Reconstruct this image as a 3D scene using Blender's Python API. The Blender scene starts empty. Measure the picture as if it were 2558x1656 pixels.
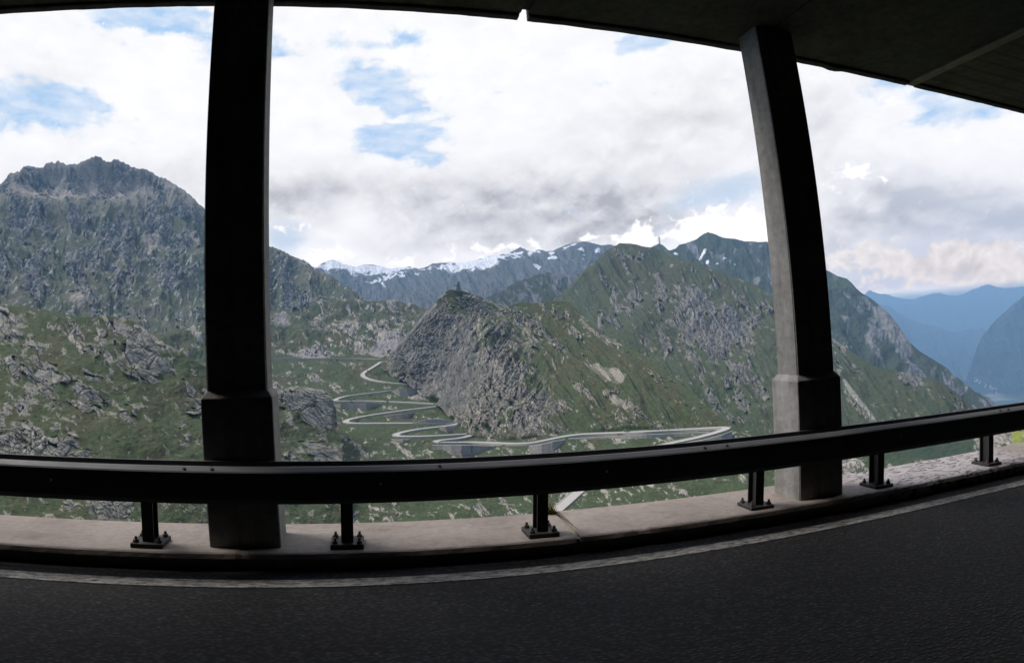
import bpy, bmesh, math, random
import numpy as np
from mathutils import Matrix, Vector

sc = bpy.context.scene
rng = random.Random(7)

# ------------------------------------------------------------------ camera
W, H = 2558.0, 1656.0                      # survey units: pixels of the photograph
YAW, PITCH, ROLL = -0.15013, 0.079648, 0.043369
K1, K3 = 0.68845, -0.031026                # wide action-camera lens: angle = K1 r + K3 r^3
CX, CY = -183.2, -96.7                     # where its axis meets the picture
EYE = np.array([0.0, 0.0, 1.6])
SL = -0.036644                             # fall of the road towards +X


def rmat(rx, ry, rz):
    cx, sx, cy, sy, cz, sz = math.cos(rx), math.sin(rx), math.cos(ry), math.sin(ry), math.cos(rz), math.sin(rz)
    Rx = np.array([[1, 0, 0], [0, cx, -sx], [0, sx, cx]])
    Ry = np.array([[cy, 0, sy], [0, 1, 0], [-sy, 0, cy]])
    Rz = np.array([[cz, -sz, 0], [sz, cz, 0], [0, 0, 1]])
    return Rz @ Ry @ Rx


R = rmat(0, 0, YAW) @ rmat(PITCH, 0, 0) @ rmat(0, ROLL, 0)
cd = bpy.data.cameras.new('camera')
cam = bpy.data.objects.new('camera', cd)
sc.collection.objects.link(cam)
sc.camera = cam
cd.type = 'PANO'
cd.panorama_type = 'FISHEYE_LENS_POLYNOMIAL'
cd.fisheye_polynomial_k0 = 0.0
cd.fisheye_polynomial_k1 = -K1 / 10
cd.fisheye_polynomial_k2 = 0.0
cd.fisheye_polynomial_k3 = -K3 / 1000
cd.fisheye_polynomial_k4 = 0.0
cd.fisheye_fov = math.radians(300)
cd.sensor_fit = 'HORIZONTAL'
cd.sensor_width = W / 100
cd.sensor_height = H / 100
cd.shift_x = -CX / W
cd.shift_y = CY / H
cd.clip_start = 0.02
cd.clip_end = 300000
M = np.eye(4)
M[:3, 0], M[:3, 1], M[:3, 2], M[:3, 3] = R[:, 0], R[:, 2], -R[:, 1], EYE
cam.matrix_world = Matrix(M.tolist())

# ------------------------------------------------------------------ light
SUN_AZ, SUN_EL = -73.0, 55.0
EXPO = 0.5
HAZE = 0.000088                             # per metre
world = bpy.data.worlds.new('World')
sc.world = world
world.use_nodes = True
wn = world.node_tree
sky = wn.nodes.new('ShaderNodeTexSky')
sky.sky_type = 'NISHITA'
sky.sun_disc = False
sky.sun_elevation = math.radians(SUN_EL)
sky.sun_rotation = math.radians(SUN_AZ)
sky.dust_density = 2.5
bg = wn.nodes['Background']
wn.links.new(sky.outputs[0], bg.inputs[0])
bg.inputs[1].default_value = 0.15
sl = bpy.data.lights.new('sun', 'SUN')
sl.energy = 2.0
sl.angle = math.radians(20)
sl.color = (1.0, 0.965, 0.915)
sun = bpy.data.objects.new('sun', sl)
sc.collection.objects.link(sun)
sd = Vector((math.sin(math.radians(SUN_AZ)) * math.cos(math.radians(SUN_EL)),
             math.cos(math.radians(SUN_AZ)) * math.cos(math.radians(SUN_EL)), math.sin(math.radians(SUN_EL))))
sun.rotation_euler = sd.to_track_quat('Z', 'Y').to_euler()
sc.view_settings.view_transform = 'Standard'
sc.view_settings.look = 'None'
sc.view_settings.exposure = EXPO
sc.view_settings.gamma = 1.0
sc.cycles.use_denoising = True
sc.cycles.max_bounces = 6
sc.cycles.diffuse_bounces = 4
sc.cycles.volume_bounces = 0
sc.cycles.caustics_reflective = False
sc.cycles.caustics_refractive = False


# ------------------------------------------------------------------ survey helpers
def ray(px, py):
    x = (np.asarray(px, float) - W / 2 - CX) / 1000
    y = -(np.asarray(py, float) - H / 2 - CY) / 1000
    r = np.hypot(x, y)
    th = K1 * r + K3 * r ** 3
    s = np.sin(th) / np.maximum(r, 1e-9)
    return np.stack([x * s, np.cos(th), y * s], -1) @ R.T


def azel(px, py):
    d = ray(px, py)
    return np.degrees(np.arctan2(d[..., 0], d[..., 1])), np.degrees(np.arcsin(d[..., 2]))


def bearings(az, el):
    """survey units of a bearing"""
    a, e = np.radians(az), np.radians(el)
    d = np.stack([np.sin(a) * np.cos(e), np.cos(a) * np.cos(e), np.sin(e)], -1) @ R
    th = np.arccos(np.clip(d[..., 1], -1, 1))
    r = th / K1
    for _ in range(6):
        r = r - (K1 * r + K3 * r ** 3 - th) / (K1 + 3 * K3 * r ** 2)
    n = np.maximum(np.hypot(d[..., 0], d[..., 2]), 1e-9)
    return d[..., 0] / n * r * 1000 + W / 2 + CX, -d[..., 2] / n * r * 1000 + H / 2 + CY


def place(az, el, d):
    a = np.radians(az)
    return np.stack([d * np.sin(a), d * np.cos(a), EYE[2] + d * np.tan(np.radians(el))], -1)


_p = np.random.RandomState(11).permutation(512)
_PERM = np.concatenate([_p, _p, _p])
_G = np.random.RandomState(3).rand(512) * 2 * np.pi
_GX, _GY, _RND = np.cos(_G), np.sin(_G), np.random.RandomState(5).rand(512)


def pn(x, y, seed=0):
    xi, yi = np.floor(x), np.floor(y)
    fx, fy = x - xi, y - yi
    xi = xi.astype(np.int64) + seed * 37
    yi = yi.astype(np.int64) + seed * 91

    def g(i, j, dx, dy):
        h = _PERM[(_PERM[(xi + i) & 511] + ((yi + j) & 511)) & 511]
        return _GX[h] * dx + _GY[h] * dy
    u = fx * fx * fx * (fx * (fx * 6 - 15) + 10)
    v = fy * fy * fy * (fy * (fy * 6 - 15) + 10)
    a = g(0, 0, fx, fy)
    b = g(1, 0, fx - 1, fy)
    c = g(0, 1, fx, fy - 1)
    d = g(1, 1, fx - 1, fy - 1)
    a = a + u * (b - a)
    c = c + u * (d - c)
    return (a + v * (c - a)) * 1.5


def fbm(x, y, o=5, seed=0, gain=0.5):
    s, a, n = 0.0, 1.0, 0.0
    for i in range(o):
        s = s + a * pn(x, y, seed + i)
        n += a
        a *= gain
        x, y = x * 2.03 + 5.1, y * 2.03 + 1.7
    return s / n


def ridged(x, y, o=5, seed=0, gain=0.5):
    s, a, n = 0.0, 1.0, 0.0
    for i in range(o):
        s = s + a * (1 - np.abs(pn(x, y, seed + i)) * 1.6)
        n += a
        a *= gain
        x, y = x * 2.07 + 3.3, y * 2.07 + 9.1
    return s / n


def cells(x, y, seed=0):
    """nearest and second nearest distance, the cell's two random numbers, offset from its centre"""
    xi, yi = np.floor(x), np.floor(y)
    f1 = np.full(x.shape, 9.0)
    f2 = np.full(x.shape, 9.0)
    r1 = np.zeros(x.shape)
    r2 = np.zeros(x.shape)
    ox = np.zeros(x.shape)
    oy = np.zeros(x.shape)
    for i in (-1, 0, 1):
        for j in (-1, 0, 1):
            a = (xi + i).astype(np.int64) + seed * 53
            b = (yi + j).astype(np.int64) + seed * 19
            h = _PERM[(_PERM[a & 511] + (b & 511)) & 511]
            h2 = _PERM[h + 7]
            dx = x - (xi + i + _RND[h])
            dy = y - (yi + j + _RND[h2])
            d = dx * dx + dy * dy
            m = d < f1
            f2 = np.where(m, f1, np.minimum(f2, d))
            f1 = np.where(m, d, f1)
            r1 = np.where(m, _RND[_PERM[h + 31]], r1)
            r2 = np.where(m, _RND[_PERM[h + 77]], r2)
            ox = np.where(m, dx, ox)
            oy = np.where(m, dy, oy)
    return np.sqrt(f1), np.sqrt(f2), r1, r2, ox, oy


def sstep(a, b, x):
    t = np.clip((x - a) / (b - a), 0, 1)
    return t * t * (3 - 2 * t)


def lerp(a, b, t):
    return a + (b - a) * t


def turn(u, v, deg):
    c, s = math.cos(math.radians(deg)), math.sin(math.radians(deg))
    return u * c + v * s, -u * s + v * c


def blob(PX, PY, cx, cy, rx, ry, rot=0.0):
    u, v = turn(PX - cx, PY - cy, rot)
    return np.exp(-((u / rx) ** 2 + (v / ry) ** 2))


def blobs(PX, PY, items):
    s = 0.0
    for it in items:
        s = s + it[5] * blob(PX, PY, it[0], it[1], it[2], it[3], it[4])
    return s


def dist_field(pts):
    """smooth log distance through surveyed points"""
    p = np.array(pts, float)
    a, e = azel(p[:, 0], p[:, 1])
    n = len(p)
    rr = np.hypot(a[:, None] - a[None], 1.6 * (e[:, None] - e[None]))
    A = np.zeros((n + 3, n + 3))
    A[:n, :n] = -rr - np.eye(n) * 0.4
    A[:n, n:] = np.stack([np.ones(n), a, e], 1)
    A[n:, :n] = A[:n, n:].T
    w = np.linalg.solve(A, np.concatenate([np.log(p[:, 2]), np.zeros(3)]))

    def f(az, el):
        s = w[n] + w[n + 1] * az + w[n + 2] * el
        for i in range(n):
            s = s - w[i] * np.hypot(az - a[i], 1.6 * (el - e[i]))
        return np.exp(s)
    return f


def line(pts):
    p = np.array(pts, float)
    a, e = azel(p[:, 0], p[:, 1])
    o = np.argsort(a)
    return lambda x: np.interp(x, a[o], e[o])


# ------------------------------------------------------------------ object helpers
def link(o, parent=None):
    sc.collection.objects.link(o)
    if parent is not None:
        o.parent = parent
    return o


def tag(o, label=None, cat=None, group=None, kind=None):
    if label:
        o['label'] = label
    if cat:
        o['category'] = cat
    if group:
        o['group'] = group
    if kind:
        o['kind'] = kind
    return o


def obj(name, bm, mat, parent=None, smooth=False):
    me = bpy.data.meshes.new(name)
    bmesh.ops.recalc_face_normals(bm, faces=bm.faces)
    bm.to_mesh(me)
    bm.free()
    me.materials.append(mat)
    if smooth:
        me.shade_smooth()
    return link(bpy.data.objects.new(name, me), parent)


def empty(name, loc=(0, 0, 0)):
    o = bpy.data.objects.new(name, None)
    o.location = loc
    return link(o)


def grid_mesh(name, P, mat, col=None, smooth=True):
    nr, nc = P.shape[:2]
    me = bpy.data.meshes.new(name)
    me.vertices.add(nr * nc)
    me.vertices.foreach_set('co', P.reshape(-1).astype(np.float32))
    i = np.arange(nr * nc).reshape(nr, nc)
    q = np.stack([i[:-1, :-1], i[:-1, 1:], i[1:, 1:], i[1:, :-1]], -1).reshape(-1, 4)
    nf = len(q)
    me.loops.add(nf * 4)
    me.loops.foreach_set('vertex_index', q.reshape(-1).astype(np.int32))
    me.polygons.add(nf)
    me.polygons.foreach_set('loop_start', np.arange(0, nf * 4, 4, dtype=np.int32))
    me.polygons.foreach_set('use_smooth', np.full(nf, smooth))
    me.update(calc_edges=True)
    if col is not None:
        at = me.attributes.new('albedo', 'FLOAT_COLOR', 'POINT')
        c = np.ones((nr * nc, 4), np.float32)
        c[:, :3] = col.reshape(-1, 3)
        at.data.foreach_set('color', c.reshape(-1))
    me.materials.append(mat)
    return link(bpy.data.objects.new(name, me))


CS, SS = math.cos(SL), math.sin(SL)


def g3(u, y, w):
    """gallery frame (along the road, outward, above the eye) -> world"""
    return (u * CS - w * SS, y, u * SS + w * CS + EYE[2])


def bm_prism(bm, prof, u0, u1, frame=g3, n=1):
    """prof: list of (y, w), swept along u"""
    rings = []
    for k in range(n + 1):
        u = u0 + (u1 - u0) * k / n
        rings.append([bm.verts.new(frame(u, y, w)) for y, w in prof])
    m = len(prof)
    for a, b in zip(rings[:-1], rings[1:]):
        for j in range(m):
            bm.faces.new((a[j], a[(j + 1) % m], b[(j + 1) % m], b[j]))
    bm.faces.new(rings[0])
    bm.faces.new(rings[-1][::-1])


def bm_box(bm, x0, x1, y0, y1, z0, z1, frame=None):
    f = frame or (lambda a, b, c: (a, b, c))
    v = [bm.verts.new(f(x, y, z)) for x in (x0, x1) for y in (y0, y1) for z in (z0, z1)]
    for a in ((0, 1, 3, 2), (4, 6, 7, 5), (0, 4, 5, 1), (2, 3, 7, 6), (0, 2, 6, 4), (1, 5, 7, 3)):
        bm.faces.new([v[i] for i in a])


def bm_bar(bm, a, b, r, sides=4):
    a, b = Vector(a), Vector(b)
    d = (b - a)
    if d.length < 1e-6:
        return
    q = d.to_track_quat('Z', 'Y')
    ra, rb = [], []
    for k in range(sides):
        t = 2 * math.pi * (k + 0.5) / sides
        off = q @ Vector((math.cos(t) * r, math.sin(t) * r, 0))
        ra.append(bm.verts.new(a + off))
        rb.append(bm.verts.new(b + off))
    for k in range(sides):
        bm.faces.new((ra[k], ra[(k + 1) % sides], rb[(k + 1) % sides], rb[k]))
    bm.faces.new(ra[::-1])
    bm.faces.new(rb)


def bevel(bm, w=0.006, seg=2):
    bmesh.ops.remove_doubles(bm, verts=bm.verts, dist=1e-5)
    ed = [e for e in bm.edges if len(e.link_faces) == 2 and e.calc_face_angle(0) > 0.5]
    bmesh.ops.bevel(bm, geom=ed, offset=w, segments=seg, affect='EDGES', profile=0.5)


# ------------------------------------------------------------------ materials
class Mat:
    def __init__(s, name, rough=0.8, spec=0.3, metal=0.0):
        s.m = bpy.data.materials.new(name)
        s.m.use_nodes = True
        s.nt = s.m.node_tree
        s.b = s.nt.nodes['Principled BSDF']
        s.b.inputs['Roughness'].default_value = rough
        s.b.inputs['Specular IOR Level'].default_value = spec
        s.b.inputs['Metallic'].default_value = metal
        s.co = s.nt.nodes.new('ShaderNodeTexCoord').outputs['Object']

    def map(s, scale=(1, 1, 1), rot=(0, 0, 0)):
        n = s.nt.nodes.new('ShaderNodeMapping')
        n.inputs['Scale'].default_value = scale
        n.inputs['Rotation'].default_value = rot
        s.nt.links.new(s.co, n.inputs[0])
        return n.outputs[0]

    def noise(s, scale, detail=4, rough=0.55, vec=None, dist=0.0):
        n = s.nt.nodes.new('ShaderNodeTexNoise')
        n.inputs['Scale'].default_value = scale
        n.inputs['Detail'].default_value = detail
        n.inputs['Roughness'].default_value = rough
        n.inputs['Distortion'].default_value = dist
        s.nt.links.new(vec if vec is not None else s.co, n.inputs['Vector'])
        return n.outputs[0]

    def voro(s, scale, vec=None, feat='F1'):
        n = s.nt.nodes.new('ShaderNodeTexVoronoi')
        n.feature = feat
        n.inputs['Scale'].default_value = scale
        s.nt.links.new(vec if vec is not None else s.co, n.inputs['Vector'])
        return n.outputs['Distance']

    def ramp(s, src, stops):
        n = s.nt.nodes.new('ShaderNodeValToRGB')
        el = n.color_ramp.elements
        while len(el) < len(stops):
            el.new(0.5)
        for e, (p, c) in zip(el, stops):
            e.position = p
            e.color = (c, c, c, 1) if isinstance(c, (int, float)) else (*c, 1)
        s.nt.links.new(src, n.inputs[0])
        return n.outputs[0]

    def mix(s, a, b, fac, mode='MIX'):
        n = s.nt.nodes.new('ShaderNodeMix')
        n.data_type = 'RGBA'
        n.blend_type = mode
        for v, k in ((fac, 0), (a, 6), (b, 7)):
            if isinstance(v, (int, float)):
                n.inputs[k].default_value = v if k == 0 else (v, v, v, 1)
            elif isinstance(v, tuple):
                n.inputs[k].default_value = (*v, 1)
            else:
                s.nt.links.new(v, n.inputs[k])
        return n.outputs[2]

    def math(s, op, a, b=0.0):
        n = s.nt.nodes.new('ShaderNodeMath')
        n.operation = op
        for v, k in ((a, 0), (b, 1)):
            if isinstance(v, (int, float)):
                n.inputs[k].default_value = v
            else:
                s.nt.links.new(v, n.inputs[k])
        return n.outputs[0]

    def color(s, c):
        if isinstance(c, tuple):
            s.b.inputs['Base Color'].default_value = (*c, 1)
        else:
            s.nt.links.new(c, s.b.inputs['Base Color'])
        return s

    def rough(s, v):
        s.nt.links.new(v, s.b.inputs['Roughness'])
        return s

    def bump(s, h, strength=0.3, dist=0.01):
        n = s.nt.nodes.new('ShaderNodeBump')
        n.inputs['Strength'].default_value = strength
        n.inputs['Distance'].default_value = dist
        s.nt.links.new(h, n.inputs['Height'])
        s.nt.links.new(n.outputs[0], s.b.inputs['Normal'])
        return s

    def attr(s, name):
        n = s.nt.nodes.new('ShaderNodeAttribute')
        n.attribute_name = name
        return n.outputs['Color']


def terrain_mat(name, size):
    """size: metres of the finest grain"""
    m = Mat(name, 0.95, 0.08)
    n1 = m.noise(1 / (size * 6), 5, 0.6)
    n2 = m.noise(1 / (size * 1.2), 3, 0.6)
    c = m.mix(m.attr('albedo'), m.ramp(n1, [(0.3, 0.72), (0.7, 1.28)]), 1.0, 'MULTIPLY')
    c = m.mix(c, m.ramp(n2, [(0.3, 0.8), (0.7, 1.2)]), 1.0, 'MULTIPLY')
    m.color(c)
    m.bump(m.noise(1 / (size * 2), 4, 0.6), 0.6, size * 1.2)
    return m.m


# asphalt, speckled, grain drawn out along the lane by traffic
m = Mat('asphalt', 0.8, 0.35)
v = m.map((0.6, 1.15, 1))
n = m.noise(62, 4, 0.75, v)
big = m.noise(0.7, 4, 0.6, m.map((0.25, 1, 1)))
st = m.ramp(m.voro(42, m.map((0.6, 1.15, 1))), [(0.15, 1.0), (0.55, 0.0)])
c = m.mix((0.005, 0.005, 0.0056), (0.030, 0.029, 0.0305), st)
c = m.mix(c, m.ramp(m.noise(15, 3, 0.65, v), [(0.32, 0.4), (0.68, 1.7)]), 1.0, 'MULTIPLY')
c = m.mix(c, m.ramp(big, [(0.3, 0.7), (0.7, 1.3)]), 1.0, 'MULTIPLY')
spk = m.ramp(m.noise(38, 1, 0.5, m.map((0.5, 1.2, 1))), [(0.735, 0.0), (0.78, 1.0)])
c = m.mix(c, (0.14, 0.135, 0.13), m.math('MULTIPLY', spk, 0.6))
m.color(c)
m.rough(m.ramp(n, [(0.3, 0.72), (0.7, 0.92)]))
sx = m.nt.nodes.new('ShaderNodeSeparateXYZ')
m.nt.links.new(m.co, sx.inputs[0])
worn = m.ramp(m.math('ADD', m.math('DIVIDE', sx.outputs[1], 5.0), m.math('MULTIPLY', m.noise(1.1, 3, 0.6, m.map((0.15, 1, 1))), 0.16)),
              [(0.50, 0.0), (0.66, 0.8)])                       # wheel track: polished between the lane's middle and the line
hgt = m.mix(m.mix(st, m.noise(19, 4, 0.75, v), 0.65), 0.5, worn)
m.bump(hgt, 1.0, 0.016)
ASPHALT = m.m

m = Mat('worn_road_paint', 0.7, 0.3)
v = m.map((0.5, 1.4, 1))
wear = m.noise(26, 4, 0.7, v)
c = m.mix((0.025, 0.025, 0.026), (0.50, 0.48, 0.45), m.ramp(wear, [(0.30, 0.0), (0.62, 1.0)]))
c = m.mix(c, m.ramp(m.noise(6, 4, 0.6), [(0.3, 0.65), (0.7, 1.1)]), 1.0, 'MULTIPLY')
m.color(c)
m.bump(wear, 0.6, 0.006)
PAINT = m.m


def concrete(name, a, b, stain, amount=0.5, board=False, rough=0.85):
    m = Mat(name, rough, 0.25)
    n1 = m.noise(2.2, 6, 0.62)
    n2 = m.noise(14, 5, 0.65)
    n3 = m.noise(90, 2, 0.6)
    c = m.mix(a, b, m.ramp(n1, [(0.32, 0.0), (0.68, 1.0)]))
    c = m.mix(c, m.ramp(n2, [(0.3, 0.78), (0.7, 1.18)]), 1.0, 'MULTIPLY')
    c = m.mix(c, m.ramp(m.noise(9, 5, 0.6, m.map((1, 1, 0.06))), [(0.35, 0.74), (0.62, 1.08)]), 0.8, 'MULTIPLY')
    st = m.ramp(m.noise(1.3, 6, 0.7, m.map((1.2, 1.2, 0.5)), 0.8), [(0.52, 0.0), (0.7, 1.0)])
    c = m.mix(c, stain, m.math('MULTIPLY', st, amount))
    pit = m.ramp(m.voro(9, None), [(0.05, 1.0), (0.085, 0.0)])
    c = m.mix(c, tuple(x * 0.3 for x in a), m.math('MULTIPLY', pit, 0.75))
    h = m.mix(n2, n3, 0.35)
    if board:
        w = m.nt.nodes.new('ShaderNodeTexWave')
        w.bands_direction = 'Y'
        w.inputs['Scale'].default_value = 1.6
        w.inputs['Distortion'].default_value = 1.2
        m.nt.links.new(m.co, w.inputs[0])
        pl = m.ramp(w.outputs[1], [(0.0, 0.6), (0.25, 1.0)])
        c = m.mix(c, pl, 1.0, 'MULTIPLY')
        h = m.mix(h, pl, 0.6)
    m.color(c)
    m.bump(h, 0.5, 0.006)
    return m.m


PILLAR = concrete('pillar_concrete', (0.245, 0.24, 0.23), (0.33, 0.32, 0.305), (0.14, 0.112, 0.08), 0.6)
SOFFIT = concrete('dark_soffit_concrete', (0.05, 0.05, 0.036), (0.085, 0.083, 0.06), (0.028, 0.027, 0.018), 0.6)  # ceiling colour set dark to weaken bounced light in the gallery
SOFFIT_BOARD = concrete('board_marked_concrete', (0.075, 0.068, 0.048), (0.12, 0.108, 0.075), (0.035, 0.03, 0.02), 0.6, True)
LIP = concrete('lip_concrete', (0.05, 0.043, 0.042), (0.085, 0.075, 0.072), (0.03, 0.026, 0.026), 0.5)
MORTAR = concrete('pale_mortar', (0.22, 0.2, 0.15), (0.3, 0.27, 0.2), (0.14, 0.12, 0.09), 0.4)
WALLC = concrete('dark_wall_concrete', (0.03, 0.03, 0.027), (0.05, 0.05, 0.044), (0.02, 0.02, 0.017), 0.5)

# kerb ledge: pinkish concrete; puddle's sky reflection painted as pale ripples further down the road
m = Mat('ledge_concrete', 0.8, 0.3)
n1 = m.noise(1.6, 6, 0.6)
n2 = m.noise(16, 5, 0.65)
c = m.mix((0.225, 0.19, 0.167), (0.305, 0.264, 0.236), m.ramp(n1, [(0.32, 0.0), (0.68, 1.0)]))
c = m.mix(c, m.ramp(n2, [(0.3, 0.84), (0.7, 1.12)]), 1.0, 'MULTIPLY')
st = m.ramp(m.noise(2.3, 6, 0.7, m.map((0.8, 1.6, 1)), 0.6), [(0.54, 0.0), (0.72, 1.0)])
c = m.mix(c, (0.12, 0.092, 0.076), m.math('MULTIPLY', st, 0.6))
pit = m.ramp(m.voro(7), [(0.035, 1.0), (0.06, 0.0)])
c = m.mix(c, (0.09, 0.07, 0.055), m.math('MULTIPLY', pit, 0.8))
sx = m.nt.nodes.new('ShaderNodeSeparateXYZ')
m.nt.links.new(m.co, sx.inputs[0])
wet_glint = m.math('MULTIPLY', m.ramp(m.math('DIVIDE', sx.outputs[0], 10.0), [(0.43, 0.0), (0.5, 1.0)]),
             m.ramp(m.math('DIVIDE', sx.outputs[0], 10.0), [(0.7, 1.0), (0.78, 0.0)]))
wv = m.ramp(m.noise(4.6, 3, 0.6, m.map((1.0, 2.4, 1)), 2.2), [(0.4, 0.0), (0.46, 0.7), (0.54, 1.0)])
sky_ripple = m.mix((0.085, 0.075, 0.08), (0.44, 0.405, 0.415), wv)  # dark and pale ripples stand in for reflected sky
c = m.mix(c, sky_ripple, m.math('MULTIPLY', wet_glint, 0.9))
m.color(c)
m.bump(m.mix(n2, wv, m.math('MULTIPLY', wet_glint, 0.8)), 0.6, 0.012)
LEDGE = m.m

m = Mat('weathered_steel_rail', 0.55, 0.4)
n = m.noise(9, 5, 0.65, m.map((0.15, 1, 1)))
m.color(m.mix((0.085, 0.086, 0.092), (0.15, 0.151, 0.158), m.ramp(n, [(0.3, 0.0), (0.7, 1.0)])))
m.rough(m.ramp(n, [(0.3, 0.45), (0.7, 0.68)]))
m.bump(m.noise(60, 3), 0.12, 0.003)
STEEL = m.m
m = Mat('dark_post_steel', 0.6, 0.35)
m.color(m.mix((0.022, 0.022, 0.024), (0.045, 0.043, 0.042), m.noise(20, 4)))
POST = m.m
m = Mat('rusty_bolt_steel', 0.6, 0.35)
m.color(m.mix((0.06, 0.05, 0.045), (0.11, 0.085, 0.07), m.noise(40, 3)))
BOLT = m.m
m = Mat('pale_reflector', 0.4, 0.5)
m.color((0.75, 0.74, 0.72))
STUD = m.m

m = Mat('granite_wall', 0.9, 0.15)
n = m.noise(0.25, 6, 0.65)
c = m.mix((0.19, 0.178, 0.163), (0.29, 0.272, 0.25), m.ramp(n, [(0.3, 0.0), (0.7, 1.0)]))
br = m.nt.nodes.new('ShaderNodeTexBrick')
br.inputs['Scale'].default_value = 0.6
c = m.mix(c, m.ramp(m.voro(0.8), [(0.0, 0.75), (0.6, 1.1)]), 1.0, 'MULTIPLY')
m.color(c)
m.bump(m.voro(0.9), 0.5, 0.3)
GRANITE = m.m
m = Mat('dark_joint', 0.9, 0.1)
m.color((0.06, 0.06, 0.06))
DARK = m.m
m = Mat('pale_cobble_road', 0.85, 0.2)
m.color(m.mix((0.35, 0.325, 0.29), (0.44, 0.413, 0.37), m.noise(0.3, 5, 0.6)))
COBBLE = m.m
m = Mat('pylon_steel', 0.6, 0.3)
m.color((0.05, 0.055, 0.06))
PYLON = m.m
m = Mat('weed_leaf', 0.7, 0.2)
m.color(m.mix((0.06, 0.065, 0.012), (0.14, 0.13, 0.03), m.noise(30, 3)))
WEED = m.m
m = Mat('village_plaster', 0.8, 0.2)
m.color((0.5, 0.46, 0.42))
PLASTER = m.m

# ================================================================== the gallery
def jag(u, k):
    return 0.5 * math.sin(u * 7.3 + k) + 0.3 * math.sin(u * 17.9 + 2 * k) + 0.2 * math.sin(u * 41.0 + 3 * k)


bm = bmesh.new()
bm_box(bm, -60, 60, -6.5, 4.085, -2.1, -1.6, g3)
tag(obj('road', bm, ASPHALT), 'dark speckled asphalt lane inside the gallery', 'road', kind='structure')
bm = bmesh.new()
bm_box(bm, -60, 60, 3.741, 3.866, -1.5995, -1.596, g3)
tag(obj('road_marking', bm, PAINT), 'worn white edge line along the kerb', 'road marking', kind='structure')
bm = bmesh.new()
bm_box(bm, -60, 60, -6.9, -6.5, -2.1, 3.4, g3)
tag(obj('wall', bm, WALLC), 'dark concrete wall on the mountain side of the gallery', 'wall', kind='structure')

LEDGE_PROF = [(4.044, -1.517), (4.060, -1.487), (4.078, -1.480), (4.745, -1.480), (4.760, -1.492), (4.760, -4.6),
              (4.088, -4.6), (4.088, -1.526)]


def ledge_block(u0, u1, cut0, cut1, drop, seed):
    bm = bmesh.new()
    us = sorted(set([u0, u1] + [x / 20 for x in range(int(max(u0, -9) * 20) + 1, int(min(u1, 12) * 20))]))
    rings = []
    for u in us:
        r = []
        for k, (y, w) in enumerate(LEDGE_PROF):
            uu, yy, ww = u, y, w + drop
            if u == u0 and cut0 or u == u1 and cut1:
                uu += 0.1 * (y - 4.05) + 0.008 * jag(y * 3, seed)
            if k in (0, 1, 2, 7):
                c = 0.004 * jag(u, k + seed) + (0.012 if (jag(u * 0.7, seed + 5) > 0.82) else 0) * (1 if k < 3 else 0)
                yy += c
                ww -= abs(c) * 0.6 if k in (1, 2) else 0
            r.append(bm.verts.new(g3(uu, yy, ww)))
        rings.append(r)
    m_ = len(LEDGE_PROF)
    for a, b in zip(rings[:-1], rings[1:]):
        for j in range(m_):
            bm.faces.new((a[j], a[(j + 1) % m_], b[(j + 1) % m_], b[j]))
    bm.faces.new(rings[0])
    bm.faces.new(rings[-1][::-1])
    return bm


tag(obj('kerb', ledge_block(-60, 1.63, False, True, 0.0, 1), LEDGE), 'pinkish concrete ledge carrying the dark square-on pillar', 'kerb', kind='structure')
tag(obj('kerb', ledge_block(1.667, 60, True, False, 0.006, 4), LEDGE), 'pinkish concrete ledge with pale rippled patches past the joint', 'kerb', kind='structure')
bm = bmesh.new()
v = [bm.verts.new(g3(u + 0.1 * (y - 4.05), y, w)) for u in (1.625, 1.675) for y in (4.075, 4.74) for w in (-1.9, -1.497)]
for a in ((0, 1, 3, 2), (4, 6, 7, 5), (0, 4, 5, 1), (2, 3, 7, 6), (0, 2, 6, 4), (1, 5, 7, 3)):
    bm.faces.new([v[i] for i in a])
tag(obj('kerb', bm, MORTAR), 'dirty mortar filling the joint between the two ledge blocks', 'kerb joint', kind='structure')


def pillar(x0, x1, label):
    y0, y1, e = 4.220, 4.495, 0.038
    xc = (x0 + x1) / 2
    zr = lambda x, w: g3(x, 0, w)[2]
    zb = zr(xc, -1.48) - 0.06
    zt1, zt2 = zr(xc, -0.398), zr(xc, -0.345)
    ztop = zr(xc, 2.96) + 0.05
    root = empty('concrete_pillar', (xc, (y0 + y1) / 2, zr(xc, -1.48)))
    tag(root, label, 'pillar', 'pillars holding up the gallery roof', 'thing')
    ox, oy, oz = root.location

    def ring(bm, a0, a1, b0, b1, z):
        return [bm.verts.new((x - ox, y - oy, z - oz)) for x, y in ((a0, b0), (a1, b0), (a1, b1), (a0, b1))]
    bm = bmesh.new()
    rr = [ring(bm, x0 - e, x1 + e, y0 - e, y1 + e, zb), ring(bm, x0 - e, x1 + e, y0 - e, y1 + e, zt1),
          ring(bm, x0 - 0.002, x1 + 0.002, y0 - 0.002, y1 + 0.002, zt2)]
    for a, b in zip(rr[:-1], rr[1:]):
        for j in range(4):
            bm.faces.new((a[j], a[(j + 1) % 4], b[(j + 1) % 4], b[j]))
    bm.faces.new(rr[0])
    bm.faces.new(rr[2])
    bevel(bm, 0.008, 2)
    obj('plinth', bm, PILLAR, root)
    bm = bmesh.new()
    rr = [ring(bm, x0, x1, y0, y1, zt2 - 0.02), ring(bm, x0, x1, y0, y1, ztop)]
    for j in range(4):
        bm.faces.new((rr[0][j], rr[0][(j + 1) % 4], rr[1][(j + 1) % 4], rr[1][j]))
    bm.faces.new(rr[0])
    bm.faces.new(rr[1])
    bevel(bm, 0.010, 2)
    obj('shaft', bm, PILLAR, root)


pillar(-1.070, -0.6275, 'dark concrete roof pillar in front of the tall grey peak')
pillar(3.830, 4.281, 'concrete roof pillar with broad pale side face before the green mountain')

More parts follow.
